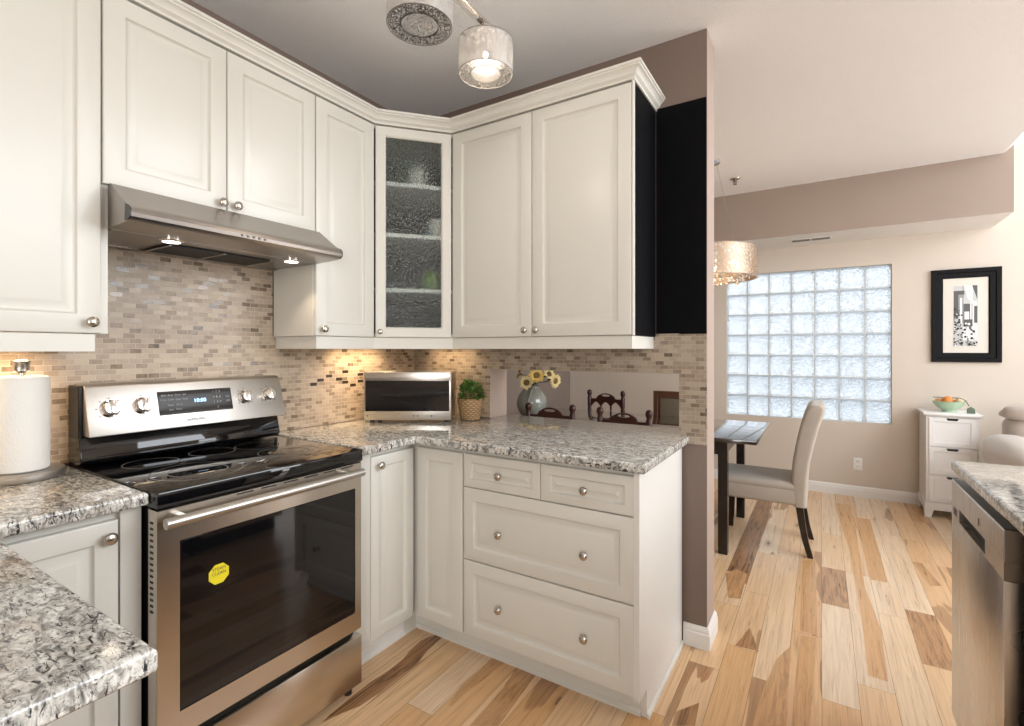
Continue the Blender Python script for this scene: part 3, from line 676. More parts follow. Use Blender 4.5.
for y, s_ in ((.672, .53), (.763, .54), (1.122, .55), (1.219, .56)):
    p = on_guard(y, s_); mb = MB(); mb.lathe([(.029, 0), (.029, .004), (.024, .006), (.0225, .024), (.020, .027), (0, .0275)], p + nv*.0005, nv, 28)
    a_ = R(80); mb.obox(p + nv*.031, upv*.0215, (yv*1)*.006, nv*.006, .002)
    kn = obj('control_knob', mb, m_chrome, bgd, world=True, smooth=45)
    for q in range(7):
        an = R(-130+q*43.3); pp = p + (upv*math.cos(an) + yv*math.sin(an))*.036 + nv*.0006
        mb = MB(); mb.obox(pp, upv*.0016, yv*.0022, nv*.0003); obj('dial_mark', mb, m_dkink, bgd, world=True, smooth=0)
# oven door
mb = MB(); wy0, wy1, wz0, wz1 = .648, 1.236, .316, .776
def ring(y0, y1, z0, z1, x): return [(x, y0, z0), (x, y1, z0), (x, y1, z1), (x, y0, z1)]
dz0, dz1 = .247, .869
mb.loft([ring(Y0-.002, Y1-.002, dz0, dz1, XF-.042), ring(Y0-.002, Y1-.002, dz0, dz1, XF-.003), ring(Y0+.001, Y1-.005, dz0+.003, dz1-.003, XF), ring(wy0, wy1, wz0, wz1, XF), ring(wy0+.002, wy1-.002, wz0+.002, wz1-.002, XF-.006)], True, True)
od = obj('oven_door', mb, m_steel_door, st, world=True, smooth=20)
mb = MB(); mb.box(XF-.0055, wy0+.0022, wz0+.0022, XF-.001, wy1-.0022, wz1-.0022, .001, 1); wd_ = obj('window', mb, m_blackglass, od, world=True, smooth=0, label='black glass window')
mb = MB(); hx = XF+.044
mb.cyl((hx, Y0+.002, .842), (hx, Y1-.034, .842), .0140, seg=24)
for y in (Y0+.05, Y1-.085): mb.obox((XF+.02, y, .842), (.022, 0, 0), (0, .009, 0), (0, 0, .010), .003)
obj('handle', mb, m_steel, od, world=True, smooth=45, label='brushed bar handle')
for k_ in range(6): mb = MB(); mb.box(XF-.001, .80+k_*.075, .8595, XF+.0004, .85+k_*.075, .8635); obj('vent_slot', mb, m_black_matte, od, world=True, smooth=0)
mb = MB()
for k_ in range(16): mb.box(XF-.031, Y0-.0032, .60+k_*.0155, XF-.016, Y0-.0018, .605+k_*.0155)
obj('side_vents', mb, m_black_matte, od, world=True, smooth=0)
mb = MB(); pts = [(XF+.0002, .749+.030*math.cos(R(22.5+45*k_)), .648+.030*math.sin(R(22.5+45*k_))) for k_ in range(8)]
mb.prism(pts, (.0006, 0, 0)); sk = obj('sticker', mb, M('yellow_paper', (.80, .68, .02), .5), od, world=True, smooth=0, label='yellow octagonal sticker')
text_mesh('STEAM\nCLEAN', .0125, m_dkink, sk, (XF+.0009, .749, .656), (0, 1, 0), (0, 0, 1))
mb = MB(); mb.box(-1.515, Y0+.002, .040, XF-.002, Y1+.001, .222, .004, 2); dr = obj('drawer', mb, m_steel_door, st, world=True, smooth=30)
for y in (Y0+.05, Y1-.03):
    for x in (-1.50, -2.03):
        mb = MB(); mb.cyl((x, y, 0), (x, y, .035), .014, seg=14); obj('foot', mb, m_black, st, world=True)

# ================================================================== RANGE HOOD
hd = thing('range_hood', 'stainless steel under-cabinet range hood with two lit lamps', 'range hood', (-1.9, .96, 1.648))
HY0, HY1 = .6145, 1.3165
prof = [(-2.1015, 1.648), (-2.1015, 1.7795), (-1.7755, 1.7795), (-1.770, 1.775), (-1.668, 1.704), (-1.646, 1.6935), (-1.637, 1.685), (-1.634, 1.674), (-1.637, 1.663), (-1.648, 1.656), (-1.664, 1.652)]
mb = MB(); HA, HB = .603, 1.319
mb.prism([(x, HA, z) for x, z in [(-1.795, 1.6485), (-1.795, 1.7790)] + [(-1.7755, 1.7790)] + prof[3:]], (0, HB-HA, 0))
mb.box(-2.1015, HY0+.001, 1.648, -1.795, HY1-.001, 1.7795)
obj('shell', mb, m_steel_hood, hd, world=True, smooth=30)
m_hcap = M('black_plastic*', (.012, .012, .012), .35)
for y, s_ in ((HA, -1), (HB, 1)):
    mb = MB(); mb.prism([(x, y, z) for x, z in [(-1.668, 1.703), (-1.646, 1.6945), (-1.636, 1.686), (-1.633, 1.674), (-1.636, 1.662), (-1.648, 1.655), (-1.672, 1.655)]], (0, s_*.003, 0)); obj('end_cap', mb, m_hcap, hd, world=True, smooth=30)
mb = MB(); mb.box(-2.05, .80, 1.6425, -1.87, 1.16, 1.6475); obj('filter', mb, m_black_matte, hd, world=True, smooth=0)
mb = MB()
for y in (.80, .98, 1.16): mb.box(-2.055, y-.004, 1.640, -1.865, y+.004, 1.6425)
mb.box(-2.09, .62, 1.643, -2.06, 1.31, 1.6475); obj('filter_frame', mb, m_steel_hood, hd, world=True, smooth=0)
m_lamp = EMIT('warm_lamp_lens', (1.0, .86, .66), 9)
for y in (.775, 1.205):
    mb = MB(); mb.lathe([(.036, 0), (.036, -.006), (.026, -.010), (.026, -.006)], (-1.80, y, 1.6495), (0, 0, 1), 24); obj('lamp_bezel', mb, m_chrome, hd, world=True)
    mb = MB(); mb.lathe([(0, -.0095), (.025, -.0085), (.025, -.006), (0, -.006)], (-1.80, y, 1.6495), (0, 0, 1), 20); obj('lamp', mb, m_lamp, hd, world=True, label='glowing lamp lens')
    l = bpy.data.lights.new('hood_light', 'SPOT'); l.energy = 2.2; l.color = (1.0, .80, .58); l.spot_size = R(104); l.spot_blend = .5; l.shadow_soft_size = .025
    o = link(bpy.data.objects.new('hood_light', l)); o.location = (-1.80, y, 1.634)
mb = MB()
for k_ in range(5): mb.lathe([(.0042, 0), (.0042, .003), (0, .0035)], (-1.6350, .915+k_*.020, 1.670), (1, 0, -.25), 12)
obj('buttons', mb, M('dark_chrome', (.16, .15, .14), .3, 1.0), hd, world=True)

# under-cabinet lamps (warm) in the two lit bays
def undercab(x, y, z, e_, sx_, sy_, rz=0):
    o = area('under_cabinet_light', (x, y, z), (0, 0, rz), sx_, sy_, e_, (1.0, .72, .42)); o.data.spread = R(120); return o
undercab(-2.02, .36, 1.325, 1.6, .06, .3)
undercab(-2.02, 1.78, 1.340, 2.0, .06, .3)
undercab(-1.80, 2.16, 1.340, .8, .3, .06)

# ================================================================== THINGS ON THE WORKTOPS
ZT0 = ZS1 + .0003
# microwave, set across the corner
fl, fr_ = Vector((-1.979, 1.733, 0)), Vector((-1.600, 1.968, 0)); mu = (fr_-fl).normalized(); mn = Vector((mu.y, -mu.x, 0)); mw = (fr_-fl).length
mc = (fl+fr_)/2 - mn*.11
mw_t = thing('microwave', 'stainless countertop microwave with a black window set across the corner', 'microwave', (mc.x, mc.y, ZT0), math.atan2(mu.y, mu.x))
mzb, mzt = ZT0+.014, 1.176
def mwbox(mb, a0, a1, z0, z1, d0, d1, b=0):
    p = fl + mu*((a0+a1)/2) - mn*((d0+d1)/2); p.z = (z0+z1)/2
    return mb.obox(p, mu*((a1-a0)/2), mn*((d1-d0)/2), Z_*((z1-z0)/2), b)
mb = MB(); mwbox(mb, .004, mw-.004, mzb+.002, mzt-.001, .022, .222, .004); obj('case', mb, steel('grey_case', (.30, .29, .28), .35), mw_t, world=True, smooth=30)
m_ste2 = steel('microwave_stainless', (.62, .59, .55), .28, (3, 3, 220))
mb = MB(); mwbox(mb, 0, mw, mzb, mzt, 0, .021, .003); fc = obj('front_frame', mb, m_ste2, mw_t, world=True, smooth=30)
mb = MB(); mwbox(mb, .008, mw-.010, mzb+.046, mzt-.046, -.003, .004, .001); dw_ = obj('door_window', mb, m_blackglass, mw_t, world=True, smooth=0, label='black glass door')
mb = MB(); mwbox(mb, .004, mw-.004, mzt-.045, mzt-.003, -.006, .002, .002); obj('handle', mb, m_ste2, mw_t, world=True, smooth=30)
def mwp(a, z): p = fl + mu*a + mn*.0008; p.z = z; return p
for a in (.018, .255, .275, .345): p = mwp(a, mzb+.022); mb = MB(); mb.obox(p, mu*.004, Z_*.003, mn*.0005); obj('button', mb, m_dkink, mw_t, world=True, smooth=0)
for a, d in ((.03, .04), (mw-.03, .04), (.03, .19), (mw-.03, .19)):
    p = fl + mu*a - mn*d; mb = MB(); mb.cyl((p.x, p.y, ZT0), (p.x, p.y, mzb+.003), .011, seg=12); obj('foot', mb, m_black, mw_t, world=True)

# basket pot with a leafy plant
pp_ = thing('potted_plant', 'small leafy green plant in a woven basket pot beside the microwave', 'plant', (-1.606, 2.135, ZT0))
def basket():
    g = G('woven_basket'); t = g.n('TexCoord'); s_ = g.n('SeparateXYZ'); g.set(s_.inputs[0], t.outputs['Object'])
    an = g.math('ARCTAN2', s_.outputs['Y'], s_.outputs['X']); a = g.math('MULTIPLY', an, 4.2); z = g.math('MULTIPLY', s_.outputs['Z'], 95.0)
    cb = g.math('FLOORED_MODULO', g.math('ADD', g.math('FLOOR', a), g.math('FLOOR', z)), 2.0)
    fa = g.math('FRACT', a); fz = g.math('FRACT', z)
    h = g.math('MULTIPLY', g.math('SINE', g.math('MULTIPLY', fz, 3.1416)), g.math('MULTIPLY_ADD', cb, .6, .4))
    c = g.mix(h, (.24, .13, .06), (.60, .40, .20)); g.bump(h, .8, .004); return g.bsdf(c, .6)
mb = MB(); mb.lathe([(0, 0), (.050, 0), (.053, .004), (.064, .085), (.068, .105), (.070, .112), (.066, .114), (.062, .105), (.058, .09), (0, .09)], seg=40); obj('pot', mb, basket(), pp_)
g = G('plant_leaf'); n_ = g.noise(g.coord(), 35, 2); m_leaf = g.bsdf(g.mix(n_, (.035, .095, .018), (.14, .27, .06)), .45)
def leaf(mb, p, d, L, wd_, nrm):
    d = d.normalized(); sd = d.cross(nrm).normalized(); up = sd.cross(d)
    a = p; m1 = p + d*L*.35 + sd*wd_ + up*L*.10; m2 = p + d*L*.35 - sd*wd_ + up*L*.10; c_ = p + d*L*.38; q1 = p+d*L*.75+sd*wd_*.7; q2 = p+d*L*.75-sd*wd_*.7; c2 = p+d*L*.75-up*L*.06; e_ = p + d*L - up*L*.08
    b = mb.bm; V = [b.verts.new(x) for x in (a, m1, q1, e_, q2, m2, c_, c2)]
    for f in ((0, 1, 6), (0, 6, 5), (1, 2, 7, 6), (6, 7, 4, 5), (2, 3, 7), (7, 3, 4)): b.faces.new([V[i] for i in f])
rn = random.Random(5); mb = MB()
for k_ in range(420):
    th_ = rn.uniform(0, 2*math.pi); ph = math.acos(rn.uniform(-.15, 1)); r_ = rn.uniform(.55, 1)
    d = Vector((math.sin(ph)*math.cos(th_), math.sin(ph)*math.sin(th_), math.cos(ph)))
    p = Vector((0, 0, .125)) + Vector((d.x*.072, d.y*.066, d.z*.078))*r_
    d2 = (d + Vector((rn.uniform(-.7, .7), rn.uniform(-.7, .7), rn.uniform(-.4, .5)))).normalized()
    if (p + d2*.028).dot(mu) < -.068 or (p + d2*.028).y > .088: continue
    leaf(mb, p, d2, rn.uniform(.018, .03), rn.uniform(.006, .0095), Vector((rn.uniform(-.3, .3), rn.uniform(-.3, .3), 1)))
obj('foliage', mb, m_leaf, pp_, smooth=60)

# paper towel and its holder
HXY = (-1.975, .458)
ph_ = thing('paper_towel_holder', 'brushed metal paper towel holder with a round base on the granite', 'paper towel holder', (*HXY, ZT0))
mb = MB(); m_base = steel('brushed_base', (.42, .40, .375), .42, (200, 200, 3)); mb.lathe([(0, 0), (.096, 0), (.098, .003), (.098, .018), (.095, .022), (0, .023)], seg=48); obj('base', mb, m_base, ph_)
mb = MB(); mb.cyl((0, 0, .022), (0, 0, .322), .007, seg=14); obj('rod', mb, m_nickel, ph_)
mb = MB(); mb.lathe([(0, .306), (.011, .306), (.018, .312), (.018, .334), (.020, .337), (.020, .341), (.016, .344), (0, .345)], seg=24); obj('finial', mb, m_nickel, ph_)
g = G('quilted_paper'); v = g.coord((1, 1, 1)); h = g.n('TexVoronoi'); g.set(h.inputs['Vector'], v); g.set(h.inputs['Scale'], 150); g.bump(h.outputs[0], .35, .003); m_paper = g.bsdf((.80, .785, .75), .95)
mb = MB(); mb.lathe([(.018, .0235), (.056, .0235), (.061, .027), (.062, .03), (.062, .285), (.060, .294), (.055, .2965), (.018, .2965), (.018, .0235)], (*HXY, ZT0), (0, 0, 1), 48)
pr = solo('paper_towel_roll', mb, m_paper, 'thick white roll of paper towel standing on its metal holder', 'paper towel')

# ================================================================== ISLAND WITH DISHWASHER (right edge)
slab('worktop', [(.362, -.6), (1.25, -.6), (1.25, 2.165), (.362, 2.140)], 'granite island worktop above the dishwasher at the right edge', .012)
c = thing('island_cabinet', 'black island base carrying the granite at the right edge, around the dishwasher', 'cabinet', (.9, .6, 0))
mb = MB(); mb.box(.415, 1.548, .0, 1.2, 1.566, .887); mb.box(1.045, 1.567, 0, 1.2, 2.128, .887); mb.box(.412, -.55, .1, 1.2, 1.547, .887); obj('body', mb, m_black_matte, c, world=True, smooth=0)
for k_, (a_, b_) in enumerate(((.12, .33), (.335, .51), (.515, .69), (.695, .865))): front('drawer', c, (.392, 1.54, a_), (0, -1, 0), (-1, 0, 0), .55, b_-a_, .03, [(.275, (b_-a_)/2)], m_espresso)
mb = MB(); mb.box(.435, -.5, 0, 1.15, 1.5, .1); obj('plinth', mb, m_black_matte, c, world=True, smooth=0)
DX = .3615; dy0, dy1 = 1.585, 2.126
dwt = thing('dishwasher', 'stainless steel dishwasher with a pocket handle at the right edge of the photo', 'dishwasher', (.7, (dy0+dy1)/2, 0))
mb = MB(); mb.box(.412, dy0+.004, .10, 1.04, dy1-.004, .862); mb.box(.44, dy0+.01, 0, 1.0, dy1-.01, .1); obj('tub', mb, m_black, dwt, world=True, smooth=0)
m_dw = steel('dishwasher_stainless', (.66, .645, .63), .28, (3, 160, 3))
mb = MB(); mb.box(DX, dy0, .105, DX+.046, dy1, .748, .003, 2); obj('door', mb, m_dw, dwt, world=True, smooth=30)
mb = MB(); xz = [(DX, .750), (DX, .866), (DX+.046, .866), (DX+.046, .750)]
py0, py1, pz0, pz1 = dy0+.155, dy1-.105, .755, .792
mb.box(DX, dy0, pz1, DX+.046, dy1, .867, .002, 1); mb.box(DX, dy0, .7495, DX+.046, py0, pz1+.001); mb.box(DX, py1, .7495, DX+.046, dy1, pz1+.001); mb.box(DX, py0, .7495, DX+.046, py1, pz0); mb.box(DX+.022, py0-.001, pz0, DX+.044, py1+.001, pz1)
cpnl = obj('control_panel', mb, m_dw, dwt, world=True, smooth=0)
mb = MB(); mb.box(DX+.016, py0+.0005, pz0+.0005, DX+.0215, py1-.0005, pz1-.0005); obj('handle_pocket', mb, m_black_matte, dwt, world=True, smooth=0, label='dark pocket handle')
mb = MB()
for k_ in range(3): mb.box(DX-.0006, dy1-.075+k_*.018, .762, DX+.0002, dy1-.068+k_*.018, .785)
obj('status_marks', mb, m_black_matte, dwt, world=True, smooth=0)
mb = MB(); mb.box(DX-.0006, dy0+.21, .812, DX+.0002, dy0+.222, .832)
obj('badge', mb, m_dkink, dwt, world=True, smooth=0)
mb = MB(); mb.box(DX+.001, dy0+.002, .867, DX+.046, dy1-.002, .8695); obj('touch_strip', mb, M('dark_grey_strip', (.05, .05, .05), .3), dwt, world=True, smooth=0)

# ================================================================== DINING SIDE
TZ = .735
tb = thing('dining_table', 'dark espresso dining table with a polished top beside the glass block window', 'table', (-1.27, 3.765, 0))
TX0, TX1, TY0, TY1 = -2.20, -.330, 3.31, 4.215
mb = MB(); mb.box(TX0, TY0, TZ-.026, TX1, TY1, TZ, .003, 2); obj('tabletop', mb, m_tabletop, tb, world=True, smooth=30)
for x in (-.553, TX0+.17):
    for y in (3.333, 4.135):
        mb = MB(); mb.box(x, y, 0, x+.056, y+.056, TZ-.0262, .002, 1); obj('leg', mb, m_espresso, tb, world=True, smooth=0)
mb = MB(); mb.box(TX0+.226, 3.345, TZ-.11, -.5535, 3.367, TZ-.0265); mb.box(TX0+.226, 4.157, TZ-.11, -.5535, 4.179, TZ-.0265); mb.box(-.535, 3.39, TZ-.11, -.513, 4.134, TZ-.0265); mb.box(TX0+.185, 3.39, TZ-.11, TX0+.207, 4.134, TZ-.0265)
obj('apron', mb, m_espresso, tb, world=True, smooth=0)

# parsons chair (local: sitter faces -X, origin under the seat)
pcx, pcy = -.28, 3.747
pc = thing('parsons_chair', 'beige velvet parsons chair with dark legs at the near end of the dining table', 'chair', (pcx, pcy, 0))
hw = .207
mb = MB()
mb.box(-.300, -hw+.001, .312, .170, hw-.001, .425, .02, 3)
obj('seat_base', mb, m_velvet, pc, smooth=60)
mb = MB(); mb.box(-.312, -hw-.001, .392, .16, hw+.001, .455, .028, 4); obj('seat', mb, m_velvet, pc, smooth=60)
mb = MB()
def back_sec(z, xf, xr):
    r_ = []; n_ = 5; rad = .022
    for sx_, sy_, a0 in ((xr-rad, hw-rad, 0), (xf+rad, hw-rad, 90), (xf+rad, -hw+rad, 180), (xr-rad, -hw+rad, 270)):
        for k_ in range(n_):
            a_ = R(a0+90*k_/(n_-1)); r_.append((sx_+rad*math.cos(a_), sy_+rad*math.sin(a_), z))
    return r_
secs = [(.308, .135, .205), (.40, .122, .207), (.50, .120, .213), (.60, .130, .225), (.70, .146, .245), (.80, .166, .268), (.87, .186, .290), (.915, .202, .303), (.936, .216, .300), (.946, .232, .288)]
mb.loft([back_sec(*q) for q in secs]); obj('backrest', mb, m_velvet, pc, smooth=60)
for sx_, sy_, dx in ((-.272, -.18, -.008), (-.272, .18, -.008), (.165, -.18, .06), (.165, .18, .06)):
    mb = MB(); w0, w1 = .021, .015
    rr = []
    for z, f in ((.318, 0), (.2, .25), (.1, .55), (0, 1)):
        h_ = w0+(w1-w0)*(1-z/.318); rr.append([(sx_+dx*f-h_, sy_-h_, z), (sx_+dx*f+h_, sy_-h_, z), (sx_+dx*f+h_, sy_+h_, z), (sx_+dx*f-h_, sy_+h_, z)])
    mb.loft(rr); obj('leg', mb, m_espresso, pc, smooth=25)

# carved chairs (local: back at y=0 side, sitter faces +Y)
def carved(label, loc, rz, first=[None]):
    if first[0]:
        return dup(first[0], loc, rz, label)
    t = thing('carved_chair', label, 'chair', loc, rz, 'carved mahogany dining chairs')
    first[0] = t
    hw = .165
    for sx_ in (-1, 1):
        mb = MB(); mb.lathe([(.016, 0), (.018, .10), (.018, .40), (.020, .45), (.017, .47), (.021, .49), (.017, .52), (.017, .70), (.021, .72), (.017, .735), (.0195, .76), (.0195, .84), (.015, .852), (.022, .868), (.024, .885), (.019, .900), (.009, .908), (0, .910)], (sx_*hw, 0, 0), (0, 0, 1), 16)
        obj('back_post', mb, m_mahog, t, smooth=50)
    mb = MB(); d0, d1 = -.011, .011
    f = lambda x, h, s_: (x, d1 if s_ else d0, h)
    def top(x):
        a = abs(x)
        if a > .092: return .828
        if a > .084: return .828 + (.092-a)/.008*.018
        return .846 + .034*math.cos(a/.084*math.pi/2)**.8
    def low(x):   # three pointed arches
        ax = (x+.145) % (.29/3) / (.29/3); q = abs(ax-.5)*2
        return .752 + .045*(1-q**1.7)
    N = 59; xs = [-.145+.29*k_/(N-1) for k_ in range(N)]
    sl = .042
    def slot_lo(x): return .858 - .009*math.sqrt(max(0, 1-(x/sl)**2))
    def slot_hi(x): return .858 + .011*math.sqrt(max(0, 1-(x/sl)**2))
    L = [x for x in xs if x <= -sl]+[-sl]; Rr = [sl]+[x for x in xs if x >= sl]; Mi = [-sl]+[x for x in xs if -sl < x < sl]+[sl]
    mb.solid_strip(L, low, top, f); mb.solid_strip(Rr, low, top, f); mb.solid_strip(Mi, low, slot_lo, f); mb.solid_strip(Mi, slot_hi, top, f)
    obj('crest_rail', mb, m_mahog, t, smooth=30)
    for x in (-.0483, .0483):
        mb = MB(); mb.lathe([(.008, .50), (.008, .56), (.011, .60), (.007, .64), (.007, .72), (.010, .745), (.008, .765)], (x, 0, 0), (0, 0, 1), 12); obj('spindle', mb, m_mahog, t, smooth=50)
    mb = MB(); mb.box(-.15, -.012, .485, .15, .012, .52, .004); obj('lower_rail', mb, m_mahog, t, smooth=30)
    mb = MB(); mb.prism([(-.175, -.012, .42), (.175, -.012, .42), (.205, .36, .42), (-.205, .36, .42)], (0, 0, .03), .006); obj('seat', mb, m_mahog, t, smooth=30)
    mb = MB(); mb.prism([(-.15, .01, .4505), (.15, .01, .4505), (.18, .345, .4505), (-.18, .345, .4505)], (0, 0, .028), .012, 3); obj('cushion', mb, m_weave, t, smooth=50)
    for sx_ in (-1, 1):
        mb = MB(); mb.lathe([(.014, 0), (.018, .03), (.013, .06), (.020, .14), (.022, .25), (.016, .33), (.021, .36), (.021, .42)], (sx_*.18, .335, 0), (0, 0, 1), 14); obj('leg', mb, m_mahog, t, smooth=50)
    return t
carved('dark carved wooden chair with its back to the pass-through, just right of the vase', (-1.625, 3.10, 0), R(8))
carved('dark carved wooden chair with its back to the pass-through, nearest the tiled pillar', (-1.085, 3.10, 0), R(0))
carved('dark carved wooden chair across the dining table, its arched back fully in view', (-1.715, 4.40, 0), R(180))
# upholstered square-backed chair at the far side
fc_ = thing('upholstered_chair', 'square-backed brown wooden chair with olive woven back at the far side of the table', 'chair', (-1.03, 4.40, 0), R(180))
mb = MB(); w2 = .235
for x0_, x1_, z0_, z1_ in ((-w2, -w2+.038, .0, .925), (w2-.038, w2, .0, .925)):
    m2 = MB(); m2.box(x0_, -.016, z0_, x1_, .016, z1_, .003, 1); obj('back_post', m2, m_walnut, fc_, smooth=0)
mb.box(-w2+.0385, -.016, .862, w2-.0385, .016, .925, .003, 1); obj('top_rail', mb, m_walnut, fc_, smooth=0)
mb = MB(); mb.box(-w2+.0385, -.014, .52, w2-.0385, .014, .56); obj('lower_rail', mb, m_walnut, fc_, smooth=0)
mb = MB(); mb.box(-w2+.06, -.013, .562, w2-.06, .013, .861, .006); obj('back_pad', mb, m_weave, fc_, smooth=40)
mb = MB(); mb.box(-w2+.0385, -.006, .5605, -w2+.0595, .006, .8615); mb.box(w2-.0595, -.006, .5605, w2-.0385, .006, .8615); obj('back_frame', mb, m_walnut, fc_, smooth=0)
mb = MB(); mb.box(-w2, .0165, .40, w2, .42, .43, .004); obj('seat', mb, m_walnut, fc_, smooth=0)
mb = MB(); mb.box(-w2+.02, .03, .4305, w2-.02, .41, .47, .015, 3); obj('cushion', mb, m_weave, fc_, smooth=40)
for x0_ in (-w2, w2-.036):
    m2 = MB(); m2.box(x0_, .38, 0, x0_+.036, .416, .40, .002, 1); obj('leg', m2, m_walnut, fc_, smooth=0)

# vase and sunflowers on the table
VX, VY = -1.985, 3.47
vs_ = thing('vase', 'round grey-green glazed vase of sunflowers on the dining table', 'vase', (VX, VY, TZ+.0005))
g = G('celadon_glaze'); n_ = g.noise(g.coord(), 14, 3); m_cel = g.bsdf(g.mix(n_, (.20, .215, .185), (.29, .305, .265)), .12, Coat_Weight=.5)
mb = MB(); mb.lathe([(0, 0), (.06, 0), (.066, .004), (.10, .045), (.122, .10), (.122, .14), (.105, .19), (.075, .228), (.056, .245), (.052, .258), (.060, .268), (.056, .270), (.047, .258), (.050, .24), (.06, .2), (0, .19)], seg=44); obj('body', mb, m_cel, vs_, smooth=60)
mb = MB(); mb.tube([(.045, -.045, .262), (.055, -.082, .25), (.045, -.105, .20), (.03, -.118, .14)], .006, 8); obj('handle', mb, m_cel, vs_, smooth=60)
m_petal = paint('sunflower_petal', (.78, .56, .16), .02, 60, .6, .22); m_petal2 = paint('pale_petal', (.80, .66, .33), .02, 60, .6, .15)
m_disc = paint('flower_centre', (.16, .10, .03), .5, 300, .9, .3)
m_leafd = M('dark_green_leaf*', (.035, .05, .02), .6)
def sunflower(label, p, n, r_, pm, petals=18, seed=0):
    p, n = Vector(p), Vector(n).normalized(); rr = random.Random(seed)
    t = thing('sunflower', label, 'flower', tuple(p), 0, 'sunflowers in the vase')
    a = n.orthogonal().normalized(); b = n.cross(a)
    mb = MB()
    for lay in range(2):
        for k_ in range(petals):
            an = 2*math.pi*(k_+.5*lay)/petals + rr.uniform(-.1, .1); d = a*math.cos(an)+b*math.sin(an); sd = n.cross(d)
            L = r_*rr.uniform(.86, 1.05)*(1 if lay == 0 else .85); w_ = r_*.15; lift = n*(.004 + .15*r_*lay + rr.uniform(-.05, .1)*r_)
            pts = [p+d*r_*.30, p+d*L*.55+sd*w_+lift*.6, p+d*L*.85+sd*w_*.6+lift, p+d*L+lift*.8, p+d*L*.85-sd*w_*.6+lift, p+d*L*.55-sd*w_+lift*.6]
            V = [mb.bm.verts.new(q) for q in pts]; mb.bm.faces.new(V)
    obj('petals', mb, pm, t, world=True, smooth=0)
    mb = MB(); mb.lathe([(0, -.004), (r_*.36, -.002), (r_*.42, .004), (r_*.34, .010), (r_*.2, .012), (0, .010)], p, n, 24); obj('centre', mb, m_disc, t, world=True, smooth=60)
    top_ = Vector((VX+rr.uniform(-.03, .03), VY+rr.uniform(-.03, .03), TZ+.265))
    mid = (p + top_)/2 - n*.03
    mb = MB(); mb.tube([p - n*.003, p - n*.02, mid, top_, top_ + Vector((0, 0, -.05))], .003, 6); obj('stem', mb, m_leafd, t, world=True)
    mb = MB()
    for k_ in range(4):
        d = Vector((rr.uniform(-1, 1), rr.uniform(-1, 1), rr.uniform(-.6, .5))); leaf(mb, p*.75 + mid*.25, d, .05, .018, Vector((0, 0, 1)))
    obj('leaf', mb, m_leafd, t, world=True, smooth=0)
    return t
def at(u_, v_, y):     # a point on the plane Y = y seen at pixel (u_, v_) of the photograph, used for placing only
    a, b = (u_-512)/F_PX, -(v_-V0)/F_PX; s_, c_ = math.sin(PSI), math.cos(PSI)
    d = Vector((-s_+a*c_, c_+a*s_, b)); d *= y/d.y; return Vector((d.x, d.y, HC+d.z))
cdir = Vector((.45, -.85, .1))
sunflower('front sunflower in the vase, lowest, dark centre facing the kitchen', at(526.5, 382.5, 3.36), cdir + Vector((-.2, 0, -.15)), .062, m_petal2, 18, 1)
sunflower('yellow sunflower in the middle of the bunch at the top', at(536.5, 375.5, 3.42), cdir + Vector((.1, 0, .3)), .068, m_petal, 20, 2)
sunflower('half-turned sunflower at the left end of the bunch', at(520, 373.5, 3.50), Vector((-.75, -.6, .35)), .060, m_petal, 18, 3)
sunflower('pale sunflower turned to the right behind the middle flower', at(549, 374, 3.58), Vector((.9, -.45, .35)), .058, m_petal2, 18, 4)
sunflower('drooping pale sunflower at the right end of the bunch', at(555, 381, 3.38), Vector((1, -.35, -.15)), .060, m_petal2, 18, 5)

# chandelier over the table
def wire_mat(name, dark, lit, scale, thr, rough=.25, metal=1.0, frost=0.0):
    g = G(name); v = g.coord(); vo = g.n('TexVoronoi', feature='DISTANCE_TO_EDGE'); g.set(vo.inputs['Vector'], v); g.set(vo.inputs['Scale'], scale)
    m_ = g.math('LESS_THAN', vo.outputs['Distance'], thr)
    g.bsdf(dark, rough, metal)
    tr = g.n('BsdfTransparent'); gl = g.n('BsdfGlossy'); g.set(gl.inputs['Roughness'], .5); g.set(gl.inputs['Color'], lit)
    mx0 = g.n('MixShader'); g.set(mx0.inputs[0], .16); g.t.links.new(gl.outputs[0], mx0.inputs[2])
    tl = g.n('BsdfTranslucent'); g.set(tl.inputs['Color'], lit); df = g.n('BsdfDiffuse'); g.set(df.inputs['Color'], lit)
    fx = g.n('MixShader'); g.set(fx.inputs[0], .5); g.t.links.new(tl.outputs[0], fx.inputs[1]); g.t.links.new(df.outputs[0], fx.inputs[2])
    fy = g.n('MixShader'); g.set(fy.inputs[0], frost); g.t.links.new(tr.outputs[0], fy.inputs[1]); g.t.links.new(fx.outputs[0], fy.inputs[2]); g.t.links.new(fy.outputs[0], mx0.inputs[1])
    mx = g.n('MixShader'); g.t.links.new(m_, mx.inputs[0]); g.t.links.new(mx0.outputs[0], mx.inputs[1]); g.t.links.new(g.p.outputs[0], mx.inputs[2])
    g.t.links.new(mx.outputs[0], g.out.inputs[0]); return g.m
m_shade_d = wire_mat('laser_cut_metal_drum', (.45, .33, .24), (.95, .86, .74), 34, .12, .5, 1.0, .10)
m_crystal = G('crystal'); m_crystal = m_crystal.bsdf((1, .96, .9), .02, 0, Transmission_Weight=.6, IOR=1.6, Specular_IOR_Level=.9)
m_bulb = EMIT('warm_bulb', (1.0, .76, .46), 30)
m_bulb_soft = EMIT('soft_warm_bulb', (1.0, .74, .44), 7)
CX, CY, CR, CZ0, CZ1 = -.685, 3.80, .315, 1.80, 2.008
ch = thing('chandelier', 'round drum chandelier of pierced metal and crystals hanging over the dining table', 'chandelier', (CX, CY, CZ0-.03))
mb = MB(); k0 = MB()
